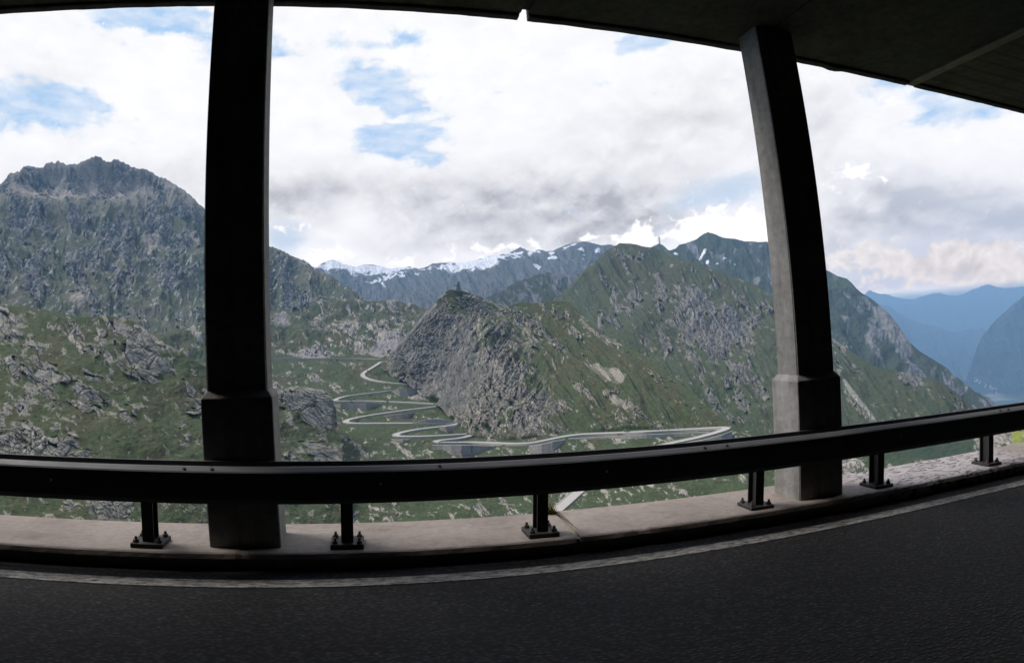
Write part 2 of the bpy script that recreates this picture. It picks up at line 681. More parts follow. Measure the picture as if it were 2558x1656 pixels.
root = empty('gallery_roof', (0, 4.65, g3(0, 0, 2.96)[2]))
tag(root, 'dark concrete avalanche gallery roof slab with joints, over the road', 'roof', None, 'thing')
ro = np.array(root.location)


def gr(u, y, w):
    return tuple(np.array(g3(u, y, w)) - ro)


SLAB = [(-6.5, 2.96), (4.60, 2.96), (4.60, 3.4), (-6.5, 3.4)]
EDGE = [(4.602, 2.99), (4.606, 2.936), (4.616, 2.928), (4.678, 2.928), (4.684, 2.94), (4.684, 3.4), (4.602, 3.4)]


def slab(u0, u1, mat):
    bm = bmesh.new()
    bm_prism(bm, SLAB, u0, u1, gr)
    o = obj('slab', bm, mat, root)
    bm = bmesh.new()
    us = sorted(set([u0, u1] + [x / 10 for x in range(int(max(u0, -8) * 10) + 1, int(min(u1, 14) * 10))]))
    rings = []
    for u in us:
        r = []
        for k, (y, w) in enumerate(EDGE):
            yy, ww, uu = y, w, u
            if k in (1, 2, 3, 4):
                ww += 0.003 * jag(u * 1.7, k)
                yy += 0.002 * jag(u * 1.3, k + 2)
                if 5.02 < u < 5.30:
                    ww -= 0.018
                if u in (1.455, 1.528):
                    uu += -0.012 if u == 1.455 else 0.012
            r.append(bm.verts.new(gr(uu, yy, ww)))
        rings.append(r)
    m_ = len(EDGE)
    for a, b in zip(rings[:-1], rings[1:]):
        for j in range(m_):
            bm.faces.new((a[j], a[(j + 1) % m_], b[(j + 1) % m_], b[j]))
    bm.faces.new(rings[0])
    bm.faces.new(rings[-1][::-1])
    obj('edge_lip', bm, LIP, root)
    return o


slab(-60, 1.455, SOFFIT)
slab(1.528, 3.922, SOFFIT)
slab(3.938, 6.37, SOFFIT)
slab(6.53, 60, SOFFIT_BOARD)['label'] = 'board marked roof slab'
bm = bmesh.new()
bm_box(bm, 1.456, 1.527, -6.5, 4.575, 2.985, 3.39, gr)
obj('joint', bm, DARK, root)
bm = bmesh.new()
bm_box(bm, 3.923, 3.937, -6.5, 4.59, 2.985, 3.39, gr)
obj('joint', bm, DARK, root)
bm = bmesh.new()
bm_box(bm, 6.371, 6.529, -6.5, 4.683, 2.945, 3.39, gr)
obj('mortar_strip', bm, MORTAR, root)
for u, y in ((5.2, 3.95), (6.3, 3.7), (8.4, 4.1), (5.9, 2.9)):
    bm = bmesh.new()
    bmesh.ops.create_cone(bm, cap_ends=True, segments=12, radius1=0.018, radius2=0.014, depth=0.012)
    bmesh.ops.translate(bm, verts=bm.verts, vec=gr(u, y, 2.956))
    obj('anchor_plug', bm, DARK, root)

# ------------------------------------------------------------------ guardrail
root = empty('guardrail', (0, 4.22, g3(0, 0, -1.48)[2]))
tag(root, 'dark steel box beam guardrail on short posts bolted to the concrete ledge', 'guardrail')
go = np.array(root.location)


def gg(u, y, w):
    return tuple(np.array(g3(u, y, w)) - go)


bm = bmesh.new()
prof = [(4.014, -1.112), (4.000, -1.078), (4.000, -0.892), (4.008, -0.882), (4.048, -0.858), (4.064, -0.858),
        (4.064, -0.945), (4.150, -0.945), (4.150, -0.840), (4.166, -0.840), (4.166, -1.112)]
bm_prism(bm, prof, -40, 40, gg)
beam = obj('beam', bm, STEEL, root)
for u in (-2.145, 0.18, 1.845, 4.935):
    bm = bmesh.new()
    bmesh.ops.create_uvsphere(bm, u_segments=12, v_segments=8, radius=0.0115)
    bmesh.ops.scale(bm, verts=bm.verts, vec=(1, 0.5, 1))
    bmesh.ops.translate(bm, verts=bm.verts, vec=gg(u, 3.999, -0.974))
    obj('stud', bm, STUD, beam, True)
for u in (-1.175, -0.98, 0.595, 2.713, 2.925, 6.59, 6.74):
    bm = bmesh.new()
    bmesh.ops.create_cone(bm, cap_ends=True, segments=10, radius1=0.013, radius2=0.011, depth=0.014)
    bmesh.ops.rotate(bm, verts=bm.verts, matrix=Matrix.Rotation(math.radians(32), 3, 'X'))
    bmesh.ops.translate(bm, verts=bm.verts, vec=gg(u, 4.026, -0.868))
    obj('bolt', bm, POST, beam)
post0 = None
for u in (-1.505, -0.058, 1.40, 3.385, 4.87, 6.65):
    bm = bmesh.new()
    fr = lambda x, y, z: (x, y, z)
    bm_box(bm, -0.043, 0.043, -0.054, -0.044, 0.034, 0.52)
    bm_box(bm, -0.043, 0.043, 0.049, 0.059, 0.034, 0.52)
    bm_box(bm, -0.005, 0.005, -0.0435, 0.0485, 0.035, 0.519)
    if post0 is None:
        p = obj('post', bm, POST, root)
        b2 = bmesh.new()
        bm_box(b2, -0.120, 0.120, -0.104, 0.106, -0.004, 0.034)
        bevel(b2, 0.004, 1)
        kids = [obj('base_plate', b2, POST, p)]
        b2 = bmesh.new()
        bm_bar(b2, (0, 0, 0.02), (0, 0, 0.076), 0.010, 8)
        bm_bar(b2, (0, 0, 0.0345), (0, 0, 0.054), 0.021, 6)
        for sx_ in (-0.088, 0.088):
            for sy_ in (-0.068, 0.072):
                if not kids[1:]:
                    k = obj('bolt', b2, BOLT, p)
                else:
                    k = link(kids[1].copy(), p)
                k.location = (sx_, sy_, 0)
                kids.append(k)
        post0 = (p, kids)
    else:
        bm.free()
        p = link(post0[0].copy(), root)
        for k in post0[1]:
            link(k.copy(), p)
    p.location = gg(u, 4.225, -1.48)
    p.rotation_euler = (0, -SL, rng.uniform(-0.03, 0.03))

# weed growing behind the joint of the ledge
bm = bmesh.new()
for k in range(46):
    a = rng.uniform(0, 6.28)
    L = rng.uniform(0.06, 0.16)
    bx, by = rng.gauss(0, 0.018), rng.gauss(0, 0.012)
    lean = rng.uniform(0.1, 0.75)
    wd = rng.uniform(0.004, 0.009)
    dx, dy = math.cos(a) * lean, math.sin(a) * lean
    px_, py_ = -math.sin(a) * wd, math.cos(a) * wd
    pts = []
    for t in (0, 0.5, 1):
        s = L * t
        pts.append((bx + dx * s * t, by + dy * s * t, s * (1 - 0.35 * lean * t)))
    v = [bm.verts.new((pts[0][0] - px_, pts[0][1] - py_, 0)), bm.verts.new((pts[0][0] + px_, pts[0][1] + py_, 0)),
         bm.verts.new((pts[1][0] + px_, pts[1][1] + py_, pts[1][2])), bm.verts.new((pts[1][0] - px_, pts[1][1] - py_, pts[1][2])),
         bm.verts.new(pts[2])]
    bm.faces.new(v[:4])
    bm.faces.new((v[3], v[2], v[4]))
o = obj('weed', bm, WEED)
o.location = g3(1.655, 4.70, -1.51)
tag(o, 'small yellow green weed growing from the joint in the ledge behind a guardrail post', 'weed')

# ================================================================== the valley
GRASS = [np.array(c) for c in ((0.066, 0.069, 0.037), (0.054, 0.071, 0.035), (0.072, 0.067, 0.041))]
ROCK = [np.array(c) for c in ((0.25, 0.225, 0.205), (0.375, 0.342, 0.285), (0.16, 0.155, 0.16))]


CRACK_SHADE = np.array((0.055, 0.058, 0.042))  # dark tone painted into rock cracks, standing in for their shade


def grass_col(U, V, s, seed, green=0.0):
    n = fbm(U / s, V / s, 5, seed)[..., None]
    n2 = fbm(U / (s * 0.4), V / (s * 0.4), 4, seed + 9)[..., None]
    g = np.asarray(green)
    g = g[..., None] if g.ndim else g
    c = lerp(GRASS[0], GRASS[1], sstep(-0.15, 0.2, n + g))
    c = lerp(c, GRASS[2], sstep(0.08, 0.4, n2 - g) * 0.8)
    return c * (1 + 0.35 * fbm(U / (s * 0.12), V / (s * 0.12), 3, seed + 4))[..., None]


def rocks(U, V, level, ang, sx, sy, seed):
    """outcrops: cover mask, height 0..1, two random numbers per block"""
    w = 0.5 * sx
    a, b = turn(U + w * fbm(U / (2 * sx), V / (2 * sx), 3, seed + 40), V + w * fbm(U / (2 * sx), V / (2 * sx), 3, seed + 60), ang)
    f = fbm(a / (sx * 3), b / (sy * 3), 5, seed, 0.48) * 1.1 + 0.5
    f1, f2, r1, r2, ox, oy = cells(a / sx, b / sy, seed + 3)
    g1, g2, q1, q2, qx, qy = cells(a / (sx * 0.36), b / (sy * 0.42), seed + 8)
    k1, k2, s1, s2, kx, ky = cells(U / (sx * 0.17), V / (sx * 0.14), seed + 15)
    pick = 0.6 * f + 0.22 * r1 + 0.18 * q1
    m = sstep(1 - level - 0.045, 1 - level + 0.045, pick)
    crack = sstep(0.0, 0.16, f2 - f1) * (0.35 + 0.65 * sstep(0.0, 0.2, g2 - g1)) * (0.6 + 0.4 * sstep(0, 0.25, k2 - k1))
    h = crack * (0.45 + 0.4 * r1 + 0.28 * q1 + 0.1 * s1) + (ox * (r2 - 0.5) * 1.1 + oy * (r1 - 0.3) * 0.9) * 0.7
    h = h + (qx * (q2 - 0.5) + qy * (q1 - 0.4)) * 0.5 + (kx * (s2 - 0.5) + ky * (s1 - 0.5)) * 0.2
    st = 1 - np.abs(fbm(a / (sx * 1.6), b / (sy * 0.16), 4, seed + 21)) * 2.4      # bedding lines
    h = h + 0.22 * st
    shade_mask = np.clip((0.25 + 0.75 * sstep(0.0, 0.13, f2 - f1)) * (0.45 + 0.55 * sstep(0.0, 0.16, g2 - g1)) * (0.8 + 0.2 * sstep(0, 0.2, k2 - k1)), 0, 1)  # falls off in cracks, so the shade between blocks goes into the colour
    shade_mask = shade_mask * (0.82 + 0.18 * sstep(-0.1, 0.5, st))
    ca, sa = math.cos(math.radians(ang)), math.sin(math.radians(ang))
    rise = (ox * sx * sa + oy * sy * ca) * (0.55 + 0.45 * r2)
    return m, h * m, r1 * 0.5 + q1 * 0.3 + s1 * 0.2, q2, shade_mask[..., None], rise * m


def normals(P):
    du = np.gradient(P, axis=1)
    dv = np.gradient(P, axis=0)
    n = np.cross(du, dv)
    return n / np.maximum(np.linalg.norm(n, axis=-1, keepdims=True), 1e-9)


def sheet(name, mat, az0, az1, crest, foot, dist, paint, step=0.06, vstep=0.06, back=(1.05, 1.12, 1.25, 1.5), fall=0.55,
          front=(), keep=0.2, kind='structure', jagged=0.03, turf=0.0, shoulder=0.7):
    """a slope from its foot to its crest and down the far side"""
    az = np.arange(az0, az1 + step / 2, step)
    ec = crest(az)
    ec = ec + jagged * (ridged(az / 0.5, az * 0 + 3.3, 4, 7) - 0.55) * 1.5
    ec, ef = ec, np.minimum(foot(az), crest(az) - 0.5)
    n = int(max(12, np.ceil((ec - ef).max() / vstep)))
    t = np.linspace(0, 1, n)[:, None]
    AZ = np.repeat(az[None], n, 0)
    EL = ef[None] + (ec - ef)[None] * t
    D = dist(AZ, EL)
    D = np.maximum.accumulate(D, axis=0)
    P = place(AZ, EL, D)
    PX, PY = bearings(AZ, EL)
    N = normals(P)
    N[..., :] *= np.sign((N * (EYE - P)).sum(-1, keepdims=True))
    h, rock, rise, col = paint(AZ, EL, PX, PY, D)
    fade = keep + (1 - keep) * sstep(0.0, shoulder, ec[None] - EL)
    P = P + N * (h * fade)[..., None]
    run = np.clip(np.gradient(D, axis=0) / np.gradient(EL, axis=0), 0, 0.25 * D)      # metres of ground per degree: outcrops stand up steeply
    out = (rock + 0.5 * run * rise) * sstep(-0.05, 0.5, ec[None] - EL)
    a = np.radians(AZ)
    P = P + np.stack([-np.sin(a), -np.cos(a), 0.12 + 0 * a], -1) * out[..., None]
    if turf:
        up = normals(P)
        up = np.abs(up[..., 2])
        hold = sstep(0.69, 0.87, up + 0.16 * fbm(AZ / 0.5, EL / 0.3, 4, 88))
        col = lerp(col, grass_col(AZ, EL, 2.0, 23, 0.05), (turf * hold)[..., None])
    top, cz = P[-1], col[-1]
    rows, cols = [], []
    d0 = np.hypot(top[:, 0], top[:, 1])
    for f in back:
        k = d0 * f
        rows.append(np.stack([np.sin(np.radians(az)) * k, np.cos(np.radians(az)) * k, top[:, 2] - (k - d0) * fall], -1))
        cols.append(cz)
    pre, pc = [], []
    for d, z in front:
        pre.append(np.stack([np.sin(np.radians(az)) * d, np.cos(np.radians(az)) * d, np.full(len(az), z)], -1))
        pc.append(col[0])
    P = np.concatenate([np.array(pre).reshape(len(pre), len(az), 3), P, np.array(rows)], 0)
    C = np.concatenate([np.array(pc).reshape(len(pc), len(az), 3), col, np.array(cols)], 0)
    o = grid_mesh(name[0], P, mat, np.clip(C, 0.005, 0.9))
    tag(o, name[1], name[2], kind=kind)
    return o


# ---------------------------------------------------------------- old pass road: surveyed centre line
ROADS = [
    [(640, 897), (680, 896.7), (771, 896.7), (867, 896), (958, 898)],
    [(952, 905), (931, 918.8), (913, 929), (905.5, 937), (911, 943.6), (932, 951), (971, 957), (1010, 960), (1049, 964)],
    [(979, 976.5), (945, 981), (906, 985.5), (868, 990.5), (850, 995), (838, 999.5), (836, 1002.6), (862, 1003.6), (919, 1003), (997, 1005.7),
     (1075, 1009.6), (1104, 1012), (1102, 1015), (1085, 1017.8), (1049, 1022), (997, 1028.5), (919, 1039.8), (881, 1047.3), (863, 1053),
     (868, 1057.8), (893, 1059.4), (971, 1059), (1075, 1058.6), (1136, 1059.5), (1134, 1063), (1088, 1069), (1049, 1073.5), (1010, 1080.5),
     (988, 1087), (990, 1091.3), (1023, 1092.7), (1101, 1090), (1170, 1085.6), (1179, 1088), (1153, 1095.8), (1101, 1101.7), (1087, 1105),
     (1096, 1107.6), (1179, 1107), (1230, 1108.5), (1280, 1110.8), (1327, 1109), (1366, 1101.5), (1407, 1093), (1455, 1087), (1519, 1084.6), (1615, 1080.4),
     (1711, 1075.6), (1790, 1070.8), (1814, 1070.6), (1815, 1074.5), (1803, 1078.8), (1759, 1091.6), (1711, 1102.8), (1663, 1113), (1590, 1142), (1515, 1182),
     (1449, 1228), (1420, 1253), (1392, 1277), (1345, 1315)]]


def smooth_line(pts, per=10):
    p = np.array(pts, float)
    q = np.concatenate([[2 * p[0] - p[1]], p, [2 * p[-1] - p[-2]]])
    out = []
    for i in range(1, len(q) - 2):
        for k in range(per):
            t = k / per
            a, b, c, d = q[i - 1], q[i], q[i + 1], q[i + 2]
            out.append(0.5 * (2 * b + (c - a) * t + (2 * a - 5 * b + 4 * c - d) * t * t + (3 * b - a - 3 * c + d) * t ** 3))
    out.append(p[-1])
    return np.array(out)


ROADPX = [smooth_line(r) for r in ROADS]
D_VAL = dist_field([(680, 896, 980), (953, 897, 940), (770, 775, 1400), (830, 745, 1550), (985, 750, 1600), (1050, 765, 1600), (675, 790, 1300),
                    (905, 940, 840), (1049, 964, 770), (835, 1000, 700), (1107, 1011, 650), (860, 1052, 590), (1140, 1059, 560), (982, 1091, 500),
                    (1181, 1086, 520), (1083, 1106, 470), (1260, 1109, 455), (1407, 1093, 440), (1615, 1080, 430), (1820, 1070, 425),
                    (1663, 1110, 390), (1465, 1228, 310), (1385, 1280, 280), (700, 1290, 260), (1000, 1290, 268), (1800, 1240, 280),
                    (700, 1100, 450), (800, 1150, 400), (2000, 1150, 350), (2300, 1120, 400), (2558, 1080, 450), (300, 1300, 240), (0, 1300, 230),
                    (0, 900, 700), (300, 850, 900), (1400, 900, 900), (1700, 950, 900), (2200, 1000, 900)])


def road_gap(PX, PY):
    """survey-unit distance from the old road"""
    best = np.full(PX.shape, 1e3)
    for r in ROADPX:
        for a, b in zip(r[:-1:3], np.concatenate([r[3::3], r[-1:]])[:len(r[:-1:3])]):
            x0, x1 = min(a[0], b[0]) - 30, max(a[0], b[0]) + 30
            y0, y1 = min(a[1], b[1]) - 30, max(a[1], b[1]) + 30
            m = (PX > x0) & (PX < x1) & (PY > y0) & (PY < y1)
            if not m.any():
                continue
            ab = b - a
            L = max(ab @ ab, 1e-9)
            qx, qy = PX[m] - a[0], PY[m] - a[1]
            t = np.clip((qx * ab[0] + qy * ab[1]) / L, 0, 1)
            best[m] = np.minimum(best[m], np.hypot(qx - t * ab[0], qy - t * ab[1]))
    return best


def paint_valley(U, V, PX, PY, D):
    gap = road_gap(PX, PY)
    lv = 0.40 + blobs(PX, PY, [(800, 830, 70, 40, 20, .08), (890, 770, 100, 20, 0, .04), (900, 825, 70, 25, 0, .13), (1000, 800, 50, 40, 0, .08), (780, 880, 60, 16, 0, .3),
                              (950, 860, 70, 25, -10, .12), (780, 1000, 70, 40, 30, .1), (1180, 1130, 200, 30, 0, .06), (830, 1120, 120, 30, 0, .04),
                              (1640, 1200, 90, 25, 0, .05), (860, 940, 110, 20, 0, -.12), (950, 1080, 110, 25, 0, -.1), (740, 840, 60, 40, 0, -.1),
                              (2120, 1165, 25, 25, 0, .3), (2490, 1100, 40, 30, 0, .32), (2300, 1120, 160, 40, 0, -.2), (1430, 1230, 40, 12, 0, .1),
                              (1800, 1220, 120, 40, 0, -.08), (870, 1280, 90, 30, 0, .06), (1080, 1270, 120, 40, 0, -.06)])
    near = sstep(-4.5, 2.0, -V)
    sc_ = 0.9
    m, h, r1, r2, shade_mask, rise = rocks(U, V, lv - 0.105, -38, 0.85 * sc_, 0.32 * sc_, 2)
    m2, h2, r3, r4, shade_mask2, rise2 = rocks(U, V, lv - 0.16, -20, 0.3, 0.16, 30)
    clear = sstep(5, 13, gap)
    m, h, m2, h2 = m * clear, h * clear, m2 * clear, h2 * clear
    scree = sstep(0.35, 0.6, blobs(PX, PY, [(970, 862, 38, 30, -20, 1.0), (940, 880, 20, 10, 0, .7), (780, 886, 55, 11, 0, 1.0), (700, 800, 35, 30, 0, .7),
                                            (1060, 1036, 0.1, .1, 0, 0)]) + 0.25 * fbm(U / 0.5, V / 0.3, 4, 80))
    green = 0.25 * sstep(-1, -5, V) + blobs(PX, PY, [(760, 900, 50, 25, 0, .2), (2350, 1120, 200, 40, 0, .5), (1080, 1240, 120, 30, 0, .3)])
    c = grass_col(U, V, 2.2, 5, green)
    c = lerp(c, np.array((0.030, 0.048, 0.036)), (0.8 * blob(PX, PY, 2330, 1120, 170, 45))[..., None])
    c = lerp(c, np.array((0.20, 0.22, 0.05)), (sstep(.4, .6, blob(PX, PY, 2545, 1092, 26, 22)))[..., None])  # sunlit bit of meadow, the sunlight painted into the grass colour
    rc = lerp(ROCK[0], ROCK[1], r1[..., None]) * (0.75 + 0.45 * r2)[..., None]
    rc2 = lerp(ROCK[0], ROCK[1], r3[..., None]) * 1.05
    c = lerp(c, rc2, (m2 * 0.9)[..., None])
    c = lerp(c, lerp(CRACK_SHADE, rc, shade_mask), m[..., None])
    c = lerp(c, np.array((0.25, 0.23, 0.215)) * (1 + 0.3 * fbm(U / .15, V / .1, 3, 3))[..., None], (scree * 0.9)[..., None])
    macro = fbm(U / 5, V / 2.2, 5, 50) * 0.014 * D * sstep(4, 30, gap)
    hh = macro + fbm(U / 0.8, V / 0.4, 4, 12) * 0.0008 * D * clear + fbm(U / 1.8, V / 1.2, 4, 17) * 0.012 * D * sstep(-2, -0.5, V) * clear
    return hh, h * 0.0034 * D + h2 * 0.0013 * D, rise + rise2, c


VAL_MAT = terrain_mat('alpine_turf_and_gneiss', 0.7)
crest_val = line([(-200, 900), (300, 850), (560, 800), (675, 775), (752, 783), (769, 769), (793, 754), (816, 747), (834, 742), (852, 751), (875, 748),
                  (907, 748), (928, 751), (957, 751), (987, 748), (1007, 754), (1034, 757), (1052, 766), (1150, 790), (1300, 860), (1500, 950),
                  (1650, 1010), (1760, 1050), (1830, 1068), (1900, 1085), (2000, 1095), (2150, 1082), (2300, 1065), (2440, 1052), (2558, 1040), (2700, 1020)])
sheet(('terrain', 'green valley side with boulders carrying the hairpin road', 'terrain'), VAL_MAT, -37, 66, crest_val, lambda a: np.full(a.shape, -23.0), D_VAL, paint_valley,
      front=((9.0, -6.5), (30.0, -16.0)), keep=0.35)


# ---------------------------------------------------------------- left rocky slope
def paint_left(U, V, PX, PY, D):
    lv = 0.465 + blobs(PX, PY, [(70, 990, 90, 75, 20, .2), (250, 990, 70, 35, 35, .16), (310, 900, 50, 45, 40, .1), (360, 860, 60, 30, 35, .12), (60, 850, 70, 40, 20, .14),
                                (180, 820, 60, 22, 15, .14), (290, 810, 50, 18, 10, .2), (20, 1100, 60, 50, 40, .2), (480, 1090, 40, 30, 30, .1), (330, 1110, 130, 40, 0, -.13),
                                (200, 930, 80, 40, 35, -.1), (430, 980, 60, 40, 35, -.06), (780, 1010, 60, 50, 40, .2), (260, 1270, 30, 25, 30, .2), (170, 1250, 30, 30, 40, .14),
                                (90, 770, 130, 10, 5, -.14), (720, 1000, 40, 25, 0, .08), (460, 1000, 60, 30, 35, .06)])
    m, h, r1, r2, shade_mask, rise = rocks(U, V, lv - 0.095, -38, 2.2, 0.95, 4)
    m2, h2, r3, r4, shade_mask2, rise2 = rocks(U, V, lv - 0.20, -32, 0.42, 0.22, 33)
    c = grass_col(U, V, 3.0, 6, 0.12)
    rc = lerp(ROCK[0], ROCK[1], r1[..., None]) * (0.8 + 0.4 * r2)[..., None]
    c = lerp(c, lerp(ROCK[0], ROCK[1], 0.4 + 0.5 * r3[..., None]), (m2 * 0.9)[..., None])
    c = lerp(c, lerp(CRACK_SHADE, rc, shade_mask), m[..., None])
    hh = fbm(U / 5, V / 3, 5, 51) * 0.014 * D + fbm(U / .8, V / .5, 4, 13) * 0.001 * D
    return hh, h * 0.0052 * D + h2 * 0.0017 * D, rise + rise2, c


D_LEFT = dist_field([(0, 762, 420), (236, 790, 400), (371, 833, 390), (472, 895, 380), (600, 950, 400), (707, 970, 430), (826, 975, 470), (850, 1040, 440),
                     (0, 900, 300), (200, 900, 310), (0, 1100, 210), (300, 1100, 220), (600, 1100, 270), (760, 1090, 350), (0, 1290, 150), (300, 1300, 160),
                     (600, 1300, 190), (860, 1070, 420), (-80, 762, 420)])
crest_left = line([(-150, 750), (0, 762), (34, 764), (67, 768.7), (111, 777), (145, 782), (169, 788), (202, 790.6), (236, 790.6), (270, 787), (293, 790.6),
                   (314, 793), (334, 800.7), (351, 812), (371, 833), (388, 841), (415, 858), (435, 875), (452, 882), (472, 895), (513, 915), (600, 948),
                   (650, 965), (690, 972), (707, 971), (730, 966), (760, 967), (790, 970), (815, 975), (826, 985), (834, 1010), (842, 1045), (850, 1085), (858, 1130), (866, 1200)])
sheet(('rocky_hill', 'nearer slope of pale slabs and turf left of the dark pillar', 'hill'), terrain_mat('near_turf_and_gneiss', 0.35), -37, float(azel(852, 1085)[0]), crest_left, lambda a: np.full(a.shape, -21.0), D_LEFT, paint_left,
      step=0.055, vstep=0.055, back=(1.04, 1.12, 1.3), fall=0.5, keep=0.4, turf=0.35)


# ---------------------------------------------------------------- central rocky knoll
def paint_knoll(U, V, PX, PY, D):
    face = sstep(0.15, 0.75, blobs(PX, PY, [(1060, 890, 85, 120, -28, 1.0), (1130, 880, 70, 110, 0, .7), (1110, 980, 80, 60, 0, .7), (1050, 950, 60, 30, 0, .5)]))
    lv = 0.36 + 0.6 * face + blobs(PX, PY, [(1250, 990, 110, 110, 20, .30), (1330, 1050, 60, 50, 10, .25), (1165, 1000, 60, 70, 0, .25), (1148, 785, 26, 14, 10, -.6),
                                           (1150, 730, 40, 4, 8, -.4), (1225, 840, 14, 60, 25, -.12), (1195, 920, 10, 70, 30, -.25), (1400, 960, 50, 50, 0, -.12), (1300, 810, 80, 26, 35, .2), (1210, 800, 60, 24, 40, .12),
                                           (1240, 770, 40, 20, 35, .2), (1165, 800, 50, 50, 0, .22), (1205, 870, 60, 60, 0, .2), (1170, 755, 50, 16, 10, .14), (1500, 900, 80, 25, 35, -.12), (1440, 1060, 120, 30, 0, -.05), (1600, 1000, 110, 40, 35, -.18),
                                           (1690, 1000, 60, 40, 35, -.2), (1660, 1055, 80, 16, 0, .18), (1530, 1040, 60, 20, 0, .1), (1390, 770, 60, 20, 0, .0), (1000, 930, 50, 20, -40, -.3),
                                           (1350, 940, 40, 40, 0, -.1)])
    m, h, r1, r2, shade_mask, rise = rocks(U, V, lv, -42, 1.0, 0.36, 6)
    mf, hf, q1, q2, shade_face, rise_face = rocks(U, V, lv, 60, 2.6, 0.50, 16)
    mr, hr, s1, s2, shade_rough, rise_rough = rocks(U, V, lv, 58, 1.25, 0.62, 26)
    rough = sstep(0.2, 0.7, blobs(PX, PY, [(1250, 1000, 140, 130, 0, 1.0), (1190, 890, 60, 110, 20, .9)])) * (1 - face)
    vein = sstep(0.74, 0.86, ridged(turn(U, V, 66)[1] / 1.3 + 0.3 * fbm(U, V, 3, 77), turn(U, V, 66)[0] / 5, 3, 78)) * sstep(0.02, 0.25, fbm(U / 1.5, V / 2, 4, 79) + 0.1)
    m = lerp(lerp(m, mr, rough), mf, face) * (1 - 0.85 * vein)
    h = lerp(lerp(h, hr, rough), 0.5 * hf + 0.5 * hr, face)
    r1 = lerp(lerp(r1, s1, rough), q1 * 0.3, face)
    m2, h2, r3, r4, shade_mask2, rise2 = rocks(U, V, lv - 0.15, -35, 0.32, 0.16, 36)
    shade_mask = lerp(lerp(shade_mask, shade_rough, rough[..., None]), 0.4 + 0.6 * np.sqrt(shade_face * shade_rough), face[..., None])
    gap = road_gap(PX, PY)
    clear = sstep(3, 9, gap)
    c = grass_col(U, V, 2.4, 7, 0.05 + blob(PX, PY, 1148, 785, 40, 25) * 0.5)
    c = lerp(c, np.array((0.066, 0.060, 0.036)), (0.65 * np.clip(blobs(PX, PY, [(1560, 890, 90, 14, 38, 1.0), (1640, 960, 90, 20, 35, .8), (1480, 850, 50, 12, 40, .6)]), 0, 1))[..., None])
    rc = lerp(ROCK[0], ROCK[1], r1[..., None] * (0.9 - 0.5 * rough[..., None])) * (0.75 + 0.4 * r2)[..., None]
    rc = lerp(rc, np.array((0.158, 0.153, 0.157)) * (0.7 + 0.5 * q2)[..., None], (face * 0.8)[..., None])
    rc = rc * (1.08 - 0.1 * rough)[..., None]
    pink = blob(PX, PY, 1340, 1060, 45, 40)
    rc = lerp(rc, np.array((0.40, 0.355, 0.33)), (0.6 * pink)[..., None])
    c = lerp(c, lerp(ROCK[0], ROCK[1], 0.5 + 0.5 * r3[..., None]), (m2 * 0.9 * clear)[..., None])
    c = lerp(c, lerp(CRACK_SHADE, rc, shade_mask), (m * clear)[..., None])
    scree = sstep(0.42, 0.58, blobs(PX, PY, [(1500, 935, 58, 16, 22, 1.0), (1530, 955, 40, 14, 10, .7), (1556, 1022, 32, 12, 20, 1.0), (1530, 1000, 18, 10, 40, .5), (1330, 850, 55, 8, 42, .7)])
                    + 0.3 * fbm(U / 0.6, V / 0.3, 5, 82))
    c = lerp(c, np.array((0.28, 0.255, 0.215)) * (1 + 0.35 * fbm(U / .12, V / .08, 3, 8))[..., None], (scree * 0.92)[..., None])
    gul = ridged(turn(U, V, 62)[1] / 1.5, turn(U, V, 62)[0] / 9, 4, 70)
    gr_ = ridged(turn(U, V, -50)[1] / 1.6, turn(U, V, -50)[0] / 8, 4, 74)
    hh = fbm(U / 4, V / 4, 5, 52) * 0.016 * D + (lerp(gr_ * 0.015, gul * 0.015, np.maximum(face, rough)) + 0.008 * ridged(turn(U, V, 64)[1] / 0.8 + 0.35 * fbm(U / 1.2, V / 1.2, 4, 83), turn(U, V, 64)[0] / 1.8, 4, 81) * np.maximum(face, rough)) * D
    return hh * sstep(0, 5, gap), (h * lerp(0.0050, 0.0060, face) + h2 * 0.0014) * D * clear, (lerp(rise, rise_rough, rough) * (1 - face) + rise2) * clear, c


D_KNO = dist_field([(1125, 723, 800), (1093, 751, 815), (1049, 798, 860), (1007, 848, 890), (955, 895, 925), (1049, 962, 775), (1107, 1011, 650), (1181, 1086, 534),
                    (1280, 1106, 470), (1407, 1090, 457), (1615, 1077, 446), (1820, 1068, 436), (1200, 850, 730), (1150, 900, 720), (1246, 763, 820), (1301, 756, 840),
                    (1411, 752, 850), (1447, 778, 820), (1505, 814, 750), (1621, 891, 620), (1697, 958, 530), (1758, 1010, 470), (1400, 900, 660), (1350, 1000, 530),
                    (1250, 960, 590), (1500, 980, 530), (1100, 930, 740), (1050, 900, 800)])
crest_kno = line([(930, 925), (948, 905), (955, 895), (987, 869), (1007, 848), (1019, 833), (1034, 819), (1049, 798), (1066, 777), (1075, 772), (1093, 751), (1107, 735), (1116, 727),
                  (1125, 723), (1152, 727), (1184, 735), (1207, 745), (1228, 754), (1246, 763), (1270, 764), (1301, 756), (1331, 758), (1368, 753), (1411, 752), (1429, 758),
                  (1447, 781), (1472, 802), (1499, 829), (1530, 850), (1570, 868), (1621, 893), (1660, 925), (1697, 958), (1743, 991), (1775, 1020), (1810, 1052), (1830, 1066), (1850, 1085), (1875, 1120)])
foot_kno = line([(930, 935), (955, 925), (1000, 965), (1060, 1000), (1115, 1035), (1150, 1080), (1195, 1112), (1280, 1130), (1407, 1118), (1615, 1100), (1820, 1092), (1875, 1130)])
